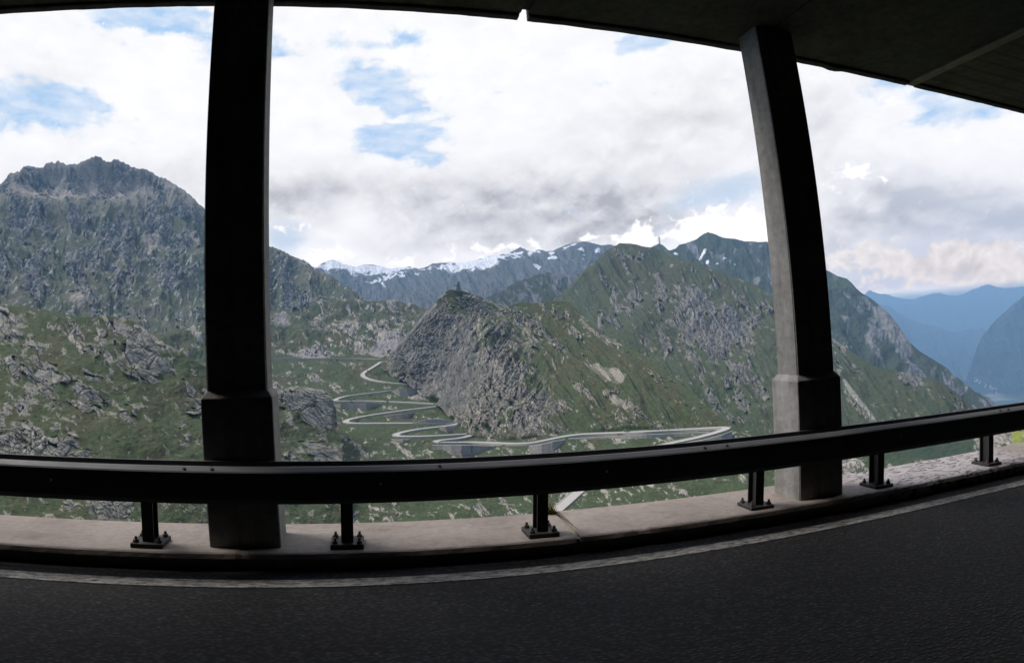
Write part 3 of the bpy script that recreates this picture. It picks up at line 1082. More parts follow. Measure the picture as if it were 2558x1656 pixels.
sheet(('knoll_hill', 'steep grey rock knoll above the hairpins with a pylon on top', 'hill'), terrain_mat('knoll_turf_and_gneiss', 0.6), float(azel(934, 920)[0]), float(azel(1868, 1110)[0]), crest_kno, foot_kno, D_KNO, paint_knoll,
      step=0.05, vstep=0.05, back=(1.02, 1.06, 1.15, 1.3), fall=0.9, keep=0.05, turf=0.65, shoulder=3.0)


# ---------------------------------------------------------------- green mountain on the right
def paint_green(U, V, PX, PY, D):
    cliff = blobs(PX, PY, [(1600, 740, 90, 45, 20, .20), (1540, 770, 60, 40, 50, .1), (1740, 760, 75, 60, 50, .40), (1800, 850, 60, 75, 60, .42), (1700, 830, 50, 45, 60, .25), (1850, 940, 60, 60, 40, .3),
                           (1640, 880, 40, 40, 60, .2), (1700, 920, 30, 30, 60, .2), (1568, 635, 38, 22, 20, .28), (1880, 780, 50, 60, 60, .25), (1880, 1000, 40, 30, 0, .1), (1800, 1010, 30, 15, 40, .2),
                           (2090, 850, 30, 26, 30, .3), (2150, 880, 30, 40, 50, .3), (2290, 950, 30, 22, 20, .3), (2260, 930, 40, 18, 30, .16), (2200, 1020, 60, 12, 45, .2), (2130, 1000, 60, 9, 47, .3), (1830, 1050, 40, 16, 30, .15)])
    lv = 0.21 + cliff * 1.05
    m, h, r1, r2, shade_mask, rise = rocks(U, V, lv, -64, 0.95, 0.38, 9)
    m2, h2, r3, r4, shade_mask2, rise2 = rocks(U, V, 0.2 + cliff * 0.35, -50, 0.30, 0.16, 38)
    gully = blobs(PX, PY, [(1580, 890, 80, 16, 38, .8), (1680, 960, 90, 25, 40, 1.0), (1790, 1010, 80, 50, 40, 1.0), (1840, 1080, 80, 40, 0, .8), (2050, 1050, 120, 40, 0, .5)])
    c = grass_col(U, V, 3.0, 8, np.clip(gully, 0, 1) * 0.4 - 0.05)
    c = lerp(c, np.array((0.028, 0.064, 0.032)), (0.6 * np.clip(gully, 0, 1))[..., None])
    c = lerp(c, np.array((0.058, 0.072, 0.045)) * (1 + 0.3 * fbm(U / 1.2, V / 0.8, 4, 19))[..., None], 0.55)
    c = lerp(c, np.array((0.046, 0.060, 0.040)), (0.6 * sstep(1950, 2100, PX))[..., None])
    top = blobs(PX, PY, [(1640, 680, 120, 35, 15, 1.0), (1540, 690, 60, 60, 0, .6)])
    c = lerp(c, np.array((0.060, 0.058, 0.034)), (0.6 * np.clip(top, 0, 1))[..., None])
    streak = sstep(0.5, 0.7, blobs(PX, PY, [(2155, 1015, 70, 7, 48, 1.0), (2120, 975, 30, 7, 60, .8)]) + 0.3 * fbm(U / .3, V / .2, 4, 14))
    rc = lerp(np.array((0.17, 0.166, 0.176)), ROCK[1] * 0.75, r1[..., None] * 0.7) * (0.75 + 0.45 * r2)[..., None]
    c = lerp(c, ROCK[0] * 1.05 + 0 * r3[..., None], (m2 * 0.8)[..., None])
    c = lerp(c, lerp(CRACK_SHADE, rc, shade_mask), m[..., None])
    c = lerp(c, np.array((0.34, 0.32, 0.27)), (streak * 0.8)[..., None])
    a, b = turn(U, V, -60)
    hh = fbm(U / 5, V / 4, 5, 53) * 0.016 * D + (ridged(b / 1.4, a / 7, 5, 71) - .5) * 0.006 * D + fbm(b / .5, a / 2, 4, 15) * 0.001 * D
    return hh, h * 0.0046 * D + h2 * 0.0013 * D, rise + rise2, c


D_GRN = dist_field([(1548, 607, 1900), (1377, 753, 1500), (1700, 650, 1800), (1900, 717, 1600), (2084, 846, 1300), (2304, 944, 1050), (2440, 1025, 900), (1700, 960, 800),
                    (1900, 1080, 620), (2100, 1080, 600), (2300, 1050, 680), (1500, 830, 1100), (1620, 890, 980), (1500, 760, 1400), (1750, 800, 1250), (2500, 1060, 820), (1300, 800, 1300)])
crest_grn = line([(1260, 800), (1377, 753), (1400, 735), (1423, 717), (1453, 683), (1472, 665), (1496, 647), (1514, 625), (1533, 615), (1548, 607), (1572, 608.6), (1591, 612), (1612, 618),
                  (1633, 618), (1652, 624), (1673, 633), (1697, 647), (1719, 654), (1743, 660), (1774, 671), (1804, 682), (1828, 689), (1856, 698), (1883, 708), (1902, 717), (1923, 732),
                  (1990, 790), (2040, 822), (2084, 846), (2120, 872), (2155, 900), (2190, 915), (2230, 925), (2280, 936), (2304, 942), (2330, 948), (2350, 957), (2378, 977), (2407, 997), (2435, 1020), (2480, 1060), (2600, 1120)])
foot_grn = line([(1260, 830), (1500, 900), (1650, 1000), (1780, 1100), (1900, 1140), (2100, 1140), (2300, 1110), (2440, 1090), (2600, 1130)])
sheet(('green_mountain', 'broad green mountain with grey cliffs behind the knoll', 'mountain'), terrain_mat('ridge_turf_and_gneiss', 1.1), float(azel(1265, 800)[0]), float(azel(2500, 1070)[0]), crest_grn, foot_grn, D_GRN, paint_green,
      step=0.06, vstep=0.055, back=(1.02, 1.06, 1.15, 1.4), fall=0.5, keep=0.2, turf=0.3)


# ---------------------------------------------------------------- tall peak on the left
def paint_peak(U, V, PX, PY, D):
    lv = 0.37 + blobs(PX, PY, [(200, 560, 260, 60, 0, .08), (100, 680, 130, 60, 20, .14), (330, 660, 160, 70, 20, .12), (430, 560, 60, 60, 40, .1), (690, 690, 60, 50, 0, .2), (100, 440, 120, 40, 0, .15), (400, 440, 60, 40, 35, .1),
                              (240, 600, 80, 20, 0, -.12), (250, 750, 260, 30, 0, -.1), (420, 770, 50, 50, 0, .05), (60, 600, 60, 20, 0, -.1), (800, 715, 60, 20, 25, -.1)])
    m, h, r1, r2, shade_mask, rise = rocks(U, V, lv, -58, 0.9, 0.5, 11)
    m2, h2, r3, r4, shade_mask2, rise2 = rocks(U, V, 0.29 + 0 * U, 40, 0.24, 0.14, 41)
    c = lerp(np.array((0.068, 0.082, 0.052)), np.array((0.10, 0.10, 0.07)), sstep(-.2, .3, fbm(U / 3, V / 2, 5, 44))[..., None])
    c = lerp(c, np.array((0.25, 0.222, 0.192)), sstep(550, 460, PY)[..., None] * 0.8)
    rc = lerp(np.array((0.13, 0.127, 0.133)), np.array((0.235, 0.228, 0.21)), r1[..., None]) * (0.75 + 0.5 * r2)[..., None]
    c = lerp(c, lerp(CRACK_SHADE, rc, shade_mask), m[..., None])
    c = lerp(c, np.array((0.36, 0.36, 0.33)) + 0 * r3[..., None], (m2 * sstep(470, 620, PY) * 0.8)[..., None])
    sc2 = sstep(0.4, 0.75, blobs(PX, PY, [(190, 472, 140, 18, -4, 1.0), (270, 450, 70, 32, 0, .8), (170, 450, 90, 20, 0, .6), (120, 470, 60, 16, 0, .6), (385, 600, 50, 14, 20, .9), (370, 625, 25, 20, 0, .6), (480, 600, 40, 12, 30, .8), (195, 755, 36, 28, 0, .8),
                                          (20, 575, 60, 14, -8, .6), (390, 770, 30, 40, 0, .5), (760, 660, 50, 8, 33, .5), (680, 800, 60, 50, 0, .5)]) + 0.3 * fbm(U / .9, V / .5, 5, 45))
    c = lerp(c, np.array((0.29, 0.252, 0.215)) * (1 + 0.25 * fbm(U / .3, V / .2, 3, 8))[..., None], (sc2 * 0.85)[..., None])
    snow = sstep(.5, .6, blob(PX, PY, 131, 485, 7, 3.4))
    c = lerp(c, np.array((.8, .8, .82)), snow[..., None])
    a, b = turn(U, V, -80)
    bowl = blob(PX, PY, 200, 455, 150, 34)
    hh = (ridged(b / 2.4 + 0.4 * fbm(U / 3, V / 3, 3, 46), a / 4.5, 5, 72) - .5) * 0.018 * D * (1 - 0.6 * bowl) + fbm(U / 6, V / 5, 5, 54) * 0.02 * D - bowl * 0.02 * D
    return hh, h * 0.0042 * D + h2 * 0.0012 * D, rise + rise2, c


D_PEAK = dist_field([(244, 389, 2350), (0, 455, 2200), (512, 523, 2250), (666, 612, 2150), (790, 670, 2050), (922, 748, 1800), (0, 770, 1150), (300, 800, 1200), (660, 760, 1550),
                     (450, 880, 1000), (800, 760, 1600), (250, 600, 1750), (200, 480, 2150), (-60, 470, 2200)])
crest_peak = line([(-160, 520), (-60, 485), (0, 460), (14, 448), (19, 435), (32, 431), (48, 429), (53, 420), (70, 414.7), (97, 419), (107, 418), (116, 407), (126, 404), (135, 407), (145, 402),
                   (160, 408.8), (170, 412), (191, 410), (220, 398.5), (229, 393.5), (244, 388.8), (251, 391), (262, 401.5), (276, 404.4), (284, 397.6), (294, 398.5), (312, 407), (326, 413),
                   (338, 419), (348, 422), (353, 419), (370, 425), (385, 432), (397, 440), (412, 445.6), (426, 456), (441, 464.7), (462, 476.5), (470, 484), (494, 506), (512, 523.5), (560, 556),
                   (620, 590), (666, 612), (699, 624.7), (728, 638), (757, 649.7), (775, 661.5), (790, 670), (804, 680), (828, 689), (846, 704), (863, 716), (884, 725), (899, 735), (911, 745), (940, 765), (1000, 800)])
foot_peak = line([(-160, 800), (0, 800), (300, 850), (450, 910), (560, 900), (660, 810), (900, 790), (1000, 830)])
sheet(('mountain', 'tall blue grey peak with a rocky crest', 'mountain'), terrain_mat('peak_scree_and_rock', 2.0), -37.5, float(azel(960, 780)[0]), crest_peak, foot_peak, D_PEAK, paint_peak,
      step=0.06, vstep=0.055, back=(1.02, 1.06, 1.2), fall=0.7, keep=0.12, jagged=0.16)


# ---------------------------------------------------------------- dark spur, snowy range, far right peak
def paint_plain(gc, rc0, lv, ang, sx, sy, seed, ridge=0.009, snowf=None):
    def f(U, V, PX, PY, D):
        m, h, r1, r2, shade_mask, rise = rocks(U, V, lv + 0 * U, ang, sx, sy, seed)
        c = np.array(gc) * (1 + 0.5 * fbm(U / 1.5, V / 1.0, 5, seed + 2))[..., None]
        c = lerp(c, np.array(rc0) * (0.7 + 0.6 * r1)[..., None], (m * 0.85)[..., None])
        a, b = turn(U, V, ang)
        rg = ridged(b / 1.6, a / 2.6, 5, seed + 7)
        hh = (rg - .5) * ridge * D + fbm(U / 4, V / 3, 5, seed + 5) * ridge * D
        if snowf is not None:
            s = snowf(U, V, PX, PY)
            c = lerp(c, np.array((0.66, 0.67, 0.70)), s[..., None])
        return hh, h * 0.0013 * D, 0.4 * rise, c
    return f


sheet(('dark_hill', 'low dark spur below the snowy range', 'hill'), terrain_mat('spur_turf', 1.5), float(azel(1195, 760)[0]), float(azel(1480, 760)[0]),
      line([(1190, 765), (1207, 748), (1230, 735), (1252, 724), (1270, 715), (1287, 704), (1310, 697), (1340, 686), (1365, 680), (1386, 683), (1411, 686), (1435, 683), (1460, 690), (1490, 720)]),
      line([(1190, 790), (1490, 790)]), dist_field([(1365, 680, 2600), (1252, 724, 2400), (1300, 780, 2000), (1480, 780, 2000), (1200, 780, 2000), (1460, 690, 2600)]),
      paint_plain((0.036, 0.046, 0.03), (0.12, 0.12, 0.13), 0.46, -60, 0.8, 0.35, 61), back=(1.03, 1.1, 1.25))


def snow_range(U, V, PX, PY):
    base = blobs(PX, PY, [(830, 665, 60, 16, 0, 1.0), (930, 672, 60, 12, 5, .9), (1000, 672, 50, 7, 0, .7), (1120, 668, 70, 11, -10, .6), (1215, 654, 50, 15, -10, .72), (1300, 634, 32, 12, -15, .66), (1180, 662, 60, 12, 0, .5),
                          (1340, 632, 22, 5, -8, .55), (1382, 640, 12, 16, 20, .75), (1425, 614, 22, 7, -25, .8), (1494, 624, 7, 9, 0, .9), (1455, 628, 14, 3.5, 18, .8), (1342, 664, 14, 6.5, -35, .95), (945, 702, 40, 9, -15, .5),
                          (905, 685, 30, 8, 0, .4), (1000, 690, 60, 8, 0, .3), (1430, 650, 6, 3, 0, .7), (1457, 652, 4, 3, 0, .7), (1459, 637, 5, 2.5, 0, .7), (1240, 640, 40, 5, -12, .5), (960, 720, 14, 6, 40, .6), (1520, 612, 12, 3, 0, .5)])
    n = fbm(U / 0.8 + 0.5 * V, V / 0.26, 5, 90, 0.5) * 1.7
    return sstep(0.46, 0.60, base * 0.9 + n * 0.5)


sheet(('snowy_mountains', 'distant grey range with snow patches', 'mountains'), terrain_mat('bare_range', 4.0), float(azel(760, 700)[0]), float(azel(1660, 640)[0]),
      line([(740, 710), (775, 685), (790, 669), (804, 658), (816, 652.6), (831, 650.6), (846, 654), (857, 660), (875, 663), (887, 667), (899, 663), (916, 661), (934, 661), (949, 664), (963, 670), (978, 672), (993, 669),
            (1010, 668), (1025, 666), (1046, 672), (1063, 667.5), (1081, 658.5), (1099, 657), (1125, 654.7), (1152, 657), (1175, 652.6), (1193, 648), (1213, 642), (1243, 638), (1272, 631.5), (1287, 623), (1299, 616.5),
            (1307, 621), (1319, 626), (1331, 628), (1344, 623), (1356, 625), (1362, 628), (1380, 627), (1398, 619), (1423, 608.6), (1447, 604), (1462, 602.5), (1484, 608.6), (1502, 613), (1520, 610.8), (1545, 616), (1600, 640), (1680, 670)]),
      line([(740, 800), (1000, 790), (1680, 780)]),
      dist_field([(830, 650, 5600), (1000, 668, 5400), (1300, 617, 5000), (1460, 603, 4800), (1600, 640, 4800), (760, 780, 3000), (1100, 780, 3000), (1500, 770, 3000), (1000, 720, 4300), (1300, 680, 4000)]),
      paint_plain((0.076, 0.082, 0.074), (0.10, 0.10, 0.105), 0.45, -65, 0.7, 0.3, 63, 0.010, snow_range), step=0.05, vstep=0.045, keep=0.1, back=(1.02, 1.08, 1.2))


def snow_right(U, V, PX, PY):
    base = blobs(PX, PY, [(1756, 632, 20, 5, -55, 1.0), (1767, 651, 5.5, 6, 0, 1.0), (1810, 649, 10, 3.2, -40, .9), (1791, 659, 5, 2.5, 0, .8), (1687, 631, 9, 3, 0, .8), (1835, 666, 8, 2.5, 10, .6), (1878, 659, 4, 2, 0, .5)])
    return sstep(0.5, 0.58, base + 0.25 * fbm(U / 0.35, V / 0.2, 4, 91))


def paint_right(U, V, PX, PY, D):
    hh, rk, rise, c = paint_plain((0.045, 0.058, 0.042), (0.15, 0.15, 0.155), 0.36, -62, 1.0, 0.4, 65, 0.009, snow_right)(U, V, PX, PY, D)
    c = lerp(c, np.array((0.055, 0.085, 0.03)), (0.8 * blob(PX, PY, 2100, 705, 40, 20))[..., None])
    cl = sstep(.4, .7, blobs(PX, PY, [(2215, 800, 30, 60, -30, 1.0), (2250, 850, 25, 50, -25, 1.0), (2170, 850, 14, 30, -20, .8), (2110, 800, 25, 12, 45, .7), (2330, 930, 30, 20, 30, .5), (1890, 700, 12, 18, 30, .8)]) + .35 * fbm(U / .5, V / .6, 5, 92))
    c = lerp(c, np.array((0.21, 0.20, 0.19)) * (1 + .5 * fbm(U / .2, V / .3, 4, 7))[..., None], (cl * 0.75)[..., None])
    return hh, rk, rise, c


sheet(('distant_mountain', 'pointed green mountain with snow streaks falling to the blue valley', 'mountain'), terrain_mat('distant_turf_and_rock', 2.5), float(azel(1610, 640)[0]), float(azel(2520, 1030)[0]),
      line([(1600, 640), (1627, 618), (1636, 614.7), (1647, 610), (1658, 614.7), (1670, 625), (1676, 625), (1688, 621), (1697, 612), (1719, 605.6), (1740, 598), (1755, 585.7), (1769, 579.6), (1786, 585.7), (1810, 595),
            (1841, 598), (1859, 602.5), (1877, 602.5), (1895, 605.6), (1914, 604), (1960, 622), (2010, 648), (2064, 674), (2093, 690), (2115, 697), (2127, 707), (2138, 720), (2150, 731), (2167, 740), (2184, 751), (2198, 764),
            (2215, 778.5), (2235, 801), (2247, 817), (2258, 834), (2267, 847), (2275, 857), (2290, 871), (2307, 883), (2324, 894), (2350, 910), (2367, 921), (2378, 934), (2395, 945), (2415, 960), (2435, 977), (2472, 994), (2487, 1008), (2540, 1050)]),
      line([(1600, 760), (1900, 820), (2100, 900), (2300, 1000), (2450, 1060), (2540, 1090)]),
      dist_field([(1769, 580, 3400), (1640, 612, 3300), (2064, 674, 3300), (2235, 801, 2900), (2350, 910, 2500), (2487, 1008, 2100), (1700, 760, 2300), (2100, 880, 2000), (2300, 990, 1700), (2450, 1050, 1600)]),
      paint_right, vstep=0.06, back=(1.02, 1.08, 1.25), fall=0.8, keep=0.15)

# ---------------------------------------------------------------- blue mountains down the valley
FAR = terrain_mat('far_forest', 30.0)


def paint_far(seed):
    def f(U, V, PX, PY, D):
        a, b = turn(U, V, -60)
        hh = (ridged(b / 1.5, a / 4, 5, seed) - .5) * 0.03 * D + fbm(U / 3, V / 2, 5, seed + 3) * 0.012 * D
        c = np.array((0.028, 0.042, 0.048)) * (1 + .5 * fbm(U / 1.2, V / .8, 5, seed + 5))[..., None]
        return hh, 0 * U, 0 * U, c
    return f


sheet(('far_mountains', 'palest blue mountains at the end of the valley', 'mountains'), FAR, 47, 66, line([(2100, 745), (2161, 733), (2170, 726), (2187, 730), (2201, 734), (2215, 734), (2230, 740), (2241, 744), (2258, 746), (2287, 747), (2304, 740), (2324, 734), (2347, 731), (2370, 738.5),
                                          (2390, 738.5), (2410, 734), (2424, 726), (2452, 716), (2472, 710), (2490, 716), (2510, 720), (2538, 718.5), (2558, 717), (2620, 722), (2750, 735)]),
      line([(2100, 860), (2750, 860)]), dist_field([(2161, 733, 29000), (2472, 710, 30500), (2300, 850, 24000), (2700, 850, 24000), (2700, 735, 30000), (2100, 850, 24000)]), paint_far(101),
      step=0.08, vstep=0.08, keep=0.1, back=(1.02, 1.06))
sheet(('blue_hill', 'blue slope running down to the far village', 'hill'), FAR, 49, 66, line([(2150, 745), (2201, 763), (2218, 764), (2235, 775.6), (2253, 787), (2275, 797), (2298, 807), (2327, 813), (2350, 820), (2378, 830), (2401, 828), (2421, 823), (2447, 823), (2464, 825), (2560, 850), (2750, 900)]),
      line([(2150, 960), (2300, 990), (2450, 1000), (2750, 1000)]), dist_field([(2201, 763, 19000), (2378, 830, 19000), (2560, 850, 20000), (2300, 950, 12500), (2450, 970, 11600), (2150, 930, 13000), (2700, 980, 11600)]), paint_far(111),
      step=0.08, vstep=0.08, keep=0.1, back=(1.03, 1.1))
sheet(('blue_mountain', 'deep blue mountainside at the edge of the valley', 'mountain'), FAR, 55.6, 66, line([(2385, 1010), (2405, 965), (2425, 915), (2440, 868), (2452, 842.7), (2467, 823), (2478, 808.5), (2492, 795.6), (2509, 780), (2529, 763), (2544, 750), (2558, 740), (2600, 715), (2680, 680), (2800, 650)]),
      line([(2380, 1030), (2440, 1000), (2470, 990), (2500, 986), (2560, 980), (2800, 980)]), dist_field([(2452, 843, 11000), (2510, 780, 11400), (2558, 740, 11800), (2700, 690, 12500), (2400, 1000, 10600), (2480, 980, 10400), (2558, 970, 10300), (2700, 970, 10300)]), paint_far(121),
      step=0.08, vstep=0.08, keep=0.1, back=(1.03, 1.1))
bm = bmesh.new()
bmesh.ops.create_grid(bm, x_segments=8, y_segments=8, size=43500)
bmesh.ops.translate(bm, verts=bm.verts, vec=(0, 0, -1250))
mg = Mat('valley_meadow', 0.95, 0.1)
mg.color(mg.mix((0.045, 0.055, 0.035), (0.25, 0.24, 0.2), mg.ramp(mg.noise(0.0016, 6, 0.6), [(0.5, 0.0), (0.62, 1.0)])))
tag(obj('ground', bm, mg.m), 'flat pale valley floor far below', 'ground', kind='structure')


# ---------------------------------------------------------------- old pass road, built on the hillside
def on_valley(px, py, lift=0.0):
    a, e = azel(px, py)
    p = place(a, e, D_VAL(a, e))
    p[..., 2] += lift
    return p


bm = bmesh.new()
for r in ROADPX:
    p = on_valley(r[:, 0], r[:, 1], 0.7)
    seg = np.concatenate([[0], np.cumsum(np.linalg.norm(np.diff(p, axis=0), axis=1))])
    n = max(8, int(seg[-1] / 4))
    s = np.linspace(0, seg[-1], n)
    p = np.stack([np.interp(s, seg, p[:, i]) for i in range(3)], 1)
    for _ in range(2):
        p[1:-1] = 0.25 * p[:-2] + 0.5 * p[1:-1] + 0.25 * p[2:]
    t = np.gradient(p, axis=0)
    t[:, 2] = 0
    t /= np.maximum(np.linalg.norm(t, axis=1, keepdims=True), 1e-9)
    nx = np.stack([-t[:, 1], t[:, 0], 0 * s], 1)
    w = 3.2
    sec = [(-w, 0.55), (-w + 0.4, 0.55), (-w + 0.4, 0.25), (w - 0.4, 0.25), (w - 0.4, 0.55), (w, 0.55), (w, -2.0), (-w, -2.0)]
    prev = None
    for k in range(n):
        ring = [bm.verts.new(tuple(p[k] + nx[k] * a + np.array((0, 0, b)))) for a, b in sec]
        if prev:
            for j in range(8):
                bm.faces.new((prev[j], prev[(j + 1) % 8], ring[(j + 1) % 8], ring[j]))
        prev = ring
tag(obj('pass_road', bm, COBBLE), 'pale old pass road winding in hairpins below the knoll', 'road', kind='structure')

WALLS = [
    ('grey retaining wall under the upper end of the hairpins, beside the cliff foot',
     [(979, 975), (996, 967), (1015, 966.5), (1030, 967), (1048, 967.5)], [(979, 977), (1000, 988), (1022, 989), (1035, 986), (1048, 970)], []),
    ('long shallow retaining wall under the uppermost left hairpin bend',
     [(829, 1007), (850, 1006.5), (885, 1005.5), (915, 1005), (940, 1006), (962, 1008)], [(829, 1012), (850, 1018), (885, 1019.5), (915, 1020), (940, 1014), (962, 1009.5)], []),
    ('small wedge shaped retaining wall under the slanting middle road leg',
     [(957, 1036.5), (975, 1034.5), (1000, 1032), (1020, 1030), (1036, 1028)], [(957, 1038), (980, 1040.5), (1003, 1042), (1020, 1041), (1036, 1030)], []),
    ('pinkish cut wall behind the road on the right of the middle hairpins',
     [(1030, 1053), (1062, 1046), (1089, 1044), (1120, 1046.5), (1138, 1054)], [(1030, 1057), (1062, 1057.5), (1089, 1057.5), (1120, 1057.5), (1138, 1058)], []),
    ('bulging retaining wall under the right end of the middle hairpins',
     [(1098, 1063), (1113, 1062.5), (1128, 1062), (1144, 1060)], [(1098, 1070), (1119, 1079.5), (1138, 1072), (1144, 1062)], []),
    ('half round retaining wall under the lower left hairpin tip',
     [(978, 1094), (990, 1095.5), (1006, 1095.5), (1023, 1095)], [(979, 1097), (988, 1104), (1006, 1107), (1023, 1098)], []),
    ('tall retaining wall with a vertical joint and drain hole under the lowest left bend',
     [(1080, 1109.5), (1106, 1109.5), (1127, 1109.5), (1153, 1109.8), (1179, 1110.3), (1205, 1111), (1236, 1112)],
     [(1082, 1120), (1106, 1125), (1127, 1131.6), (1153, 1135.5), (1179, 1131.6), (1205, 1127.7), (1236, 1117)], [(1179, 1111, 1131), (1152.6, 1127, 1129.5)]),
    ('curved retaining wall under the lower road just right of the knoll foot',
     [(1321, 1112.5), (1353, 1108), (1379, 1101.5), (1411, 1095.5)], [(1321, 1123), (1353, 1130), (1384, 1126), (1411, 1104)], []),
    ('long low retaining wall under the level road towards the right hairpin',
     [(1420, 1093.5), (1519, 1087.5), (1567, 1085.5), (1640, 1082.5), (1711, 1079), (1772, 1076)], [(1420, 1096), (1519, 1093), (1567, 1094), (1640, 1090), (1711, 1085), (1772, 1078.5)], []),
    ('high curved retaining wall round the outside of the right hairpin',
     [(1679, 1110), (1720, 1103), (1759, 1096), (1803, 1084.5), (1822, 1077), (1829, 1073)], [(1679, 1114), (1720, 1110), (1759, 1105), (1803, 1099.5), (1822, 1096), (1831, 1090)], [])]
for label, top, bot, marks in WALLS:
    top, bot = np.array(top, float) + (0, 2.2), np.array(bot, float) + (0, 1.0)
    k = np.linspace(0, len(top) - 1, (len(top) - 1) * 6 + 1)
    top = np.stack([np.interp(k, range(len(top)), top[:, i]) for i in (0, 1)], 1)
    bot = np.stack([np.interp(k, range(len(bot)), bot[:, i]) for i in (0, 1)], 1)
    at_, et = azel(top[:, 0], top[:, 1])
    ab, eb = azel(bot[:, 0], bot[:, 1])
    d = D_VAL(ab, eb) - 2.0
    d = np.minimum(d, D_VAL(at_, et) - 4.2)
    pt, pb = place(at_, et, d + 0.6), place(ab, eb, d)
    c0 = pb.mean(0)
    root = empty('retaining_wall', tuple(c0))
    tag(root, label, 'wall', 'retaining walls of the old pass road', 'thing')
    bm = bmesh.new()
    prev = None
    for j in range(len(pt)):
        out = np.array((math.sin(math.radians(at_[j])), math.cos(math.radians(at_[j])), 0))
        low = pb[j] - (0, 0, 2.0)
        ring = [bm.verts.new(tuple(x - c0)) for x in (low, pt[j], pt[j] + out * 5 - (0, 0, 0.5), low + out * 5)]
        if prev:
            for q in range(4):
                bm.faces.new((prev[q], prev[(q + 1) % 4], ring[(q + 1) % 4], ring[q]))
        else:
            bm.faces.new(ring)
        prev = ring
    bm.faces.new(prev[::-1])
    obj('wall_face', bm, GRANITE, root)
    for x, y0, y1 in marks:
        i = int(np.argmin(abs(bot[:, 0] - x)))
        a0, e0 = azel(x, y0)
        a1, e1 = azel(x, y1)
        bm = bmesh.new()
        q0, q1 = place(a0, e0, d[i] + 0.1) - c0, place(a1, e1, d[i] - 0.45) - c0
        bm_bar(bm, tuple(q0), tuple(q1), 0.32 if y1 - y0 > 8 else 0.6, 4)
        obj('joint' if y1 - y0 > 8 else 'drain_hole', bm, DARK, root)


# ---------------------------------------------------------------- power pylons
def pylon(px, py, dist, h, base, arms, r, label, yaw=0.0, split=False):
    a, e = azel(px, py)
    p = place(a, e, dist)
    root = empty('power_pylon', tuple(p))
    root.rotation_euler = (0, 0, yaw)
    tag(root, label, 'pylon')
    bm = bmesh.new()
    n = 6
    top = base * 0.16

    def cor(k):
        z = h * k / n
        s = base + (top - base) * min(1.0, (k / n) ** 0.8)
        return [Vector((x * s, y * s, z)) for x, y in ((-1, -1), (1, -1), (1, 1), (-1, 1))]
    for k in range(n):
        c0, c1 = cor(k), cor(k + 1)
        if k == 0:
            c0 = [v - Vector((0, 0, 3)) for v in c0]
        for j in range(4):
            bm_bar(bm, c0[j], c1[j], r)
            bm_bar(bm, c0[j], c1[(j + 1) % 4], r * 0.55)
            bm_bar(bm, c0[(j + 1) % 4], c1[j], r * 0.55)
            bm_bar(bm, c1[j], c1[(j + 1) % 4], r * 0.6)
    bm_bar(bm, (0, 0, h), (0, 0, h * 1.1), r)
    obj('tower', bm, PYLON, root)
    for z, l0, l1 in arms:
        bm = bmesh.new()
        zz = h * z
        s = base + (top - base) * z ** 0.8
        for yy in (-s, s):
            for x0, x1 in ((-s, -l0), (s, l1)):
                bm_bar(bm, (x0, yy, zz), (x1, 0, zz), r * 0.8)
                bm_bar(bm, (x0, yy, zz + h * 0.05), (x1, 0, zz), r * 0.6)
        obj('crossarm', bm, PYLON, root)
        for x in (-l0, l1):
            bm = bmesh.new()
            bm_bar(bm, (x, 0, zz), (x, 0, zz - h * 0.06), r * 0.9)
            obj('insulator', bm, PYLON, root)


pylon(1146, 728, 797, 13.0, 3.2, [(0.60, 9.0, 2.5)], 0.3, 'dark lattice power pylon on the grassy top of the rocky knoll', 0.5)
pylon(1648, 612.5, 3290, 50, 3.6, [(0.55, 8, 12), (0.8, 7, 9)], 0.5, 'thin lattice power pylon against the sky on the small dark summit', 0.0)
pylon(278.5, 785, 1130, 32, 3.0, [(0.62, 6, 5), (0.85, 5, 4)], 0.35, 'faint lattice power pylon low on the slope of the tall grey peak', 0.3)

# far village on the valley side
bm = bmesh.new()
for k in range(30):
    px_ = rng.uniform(2434, 2490)
    py_ = 945 + (px_ - 2432) * 0.50 + rng.gauss(0, 4.5)
    a, e = azel(px_, py_)
    p = place(a, e, float(10280 - (px_ - 2432) * 2))
    s = rng.uniform(4, 8)
    q = math.radians(rng.uniform(0, 90))
    for (x0, x1, y0, y1, z0, z1) in ((-s, s, -s * 0.8, s * 0.8, -14, s * 0.9),):
        bm_box(bm, x0, x1, y0, y1, z0, z1, lambda x, y, z: (p[0] + x * math.cos(q) - y * math.sin(q), p[1] + x * math.sin(q) + y * math.cos(q), p[2] + z))
o = obj('village', bm, PLASTER)
tag(o, 'far village of tiny pale houses at the foot of the blue slope', 'village', kind='stuff')

# ================================================================== sky
su = np.concatenate([np.arange(-75, -38, 0.5), np.arange(-38, 68, 0.09), np.arange(68, 106, 0.5)])
sv = np.concatenate([np.arange(-6, -1, 0.5), np.arange(-1, 32, 0.09), np.arange(32, 46, 0.5)])
U, V = np.meshgrid(su, sv)
DEG = 0.0392
wu = U + 0.5 * fbm(U / 7, V / 5, 4, 200) + 0.45 * fbm(U / 1.8, V / 1.3, 5, 210)
wv = V + 0.4 * fbm(U / 7, V / 5, 4, 220) + 0.35 * fbm(U / 1.8, V / 1.3, 5, 230)


def puffs(items, u=wu, v=wv, hard=1.0):
    s = np.zeros(U.shape)
    for px_, py_, rx, ry, w in items:
        a, e = azel(px_, py_)
        s = s + w * np.exp(-(((u - a) / (rx * DEG)) ** 2 + ((v - e) / (ry * DEG)) ** 2) * hard)
    return s


def billow(u, v, o, seed):
    s, a, n = 0.0, 1.0, 0.0
    for i in range(o):
        s = s + a * np.abs(pn(u, v, seed + i)) * 1.6
        n += a
        a *= 0.55
        u, v = u * 2.1 + 3, v * 2.1 + 7
    return s / n


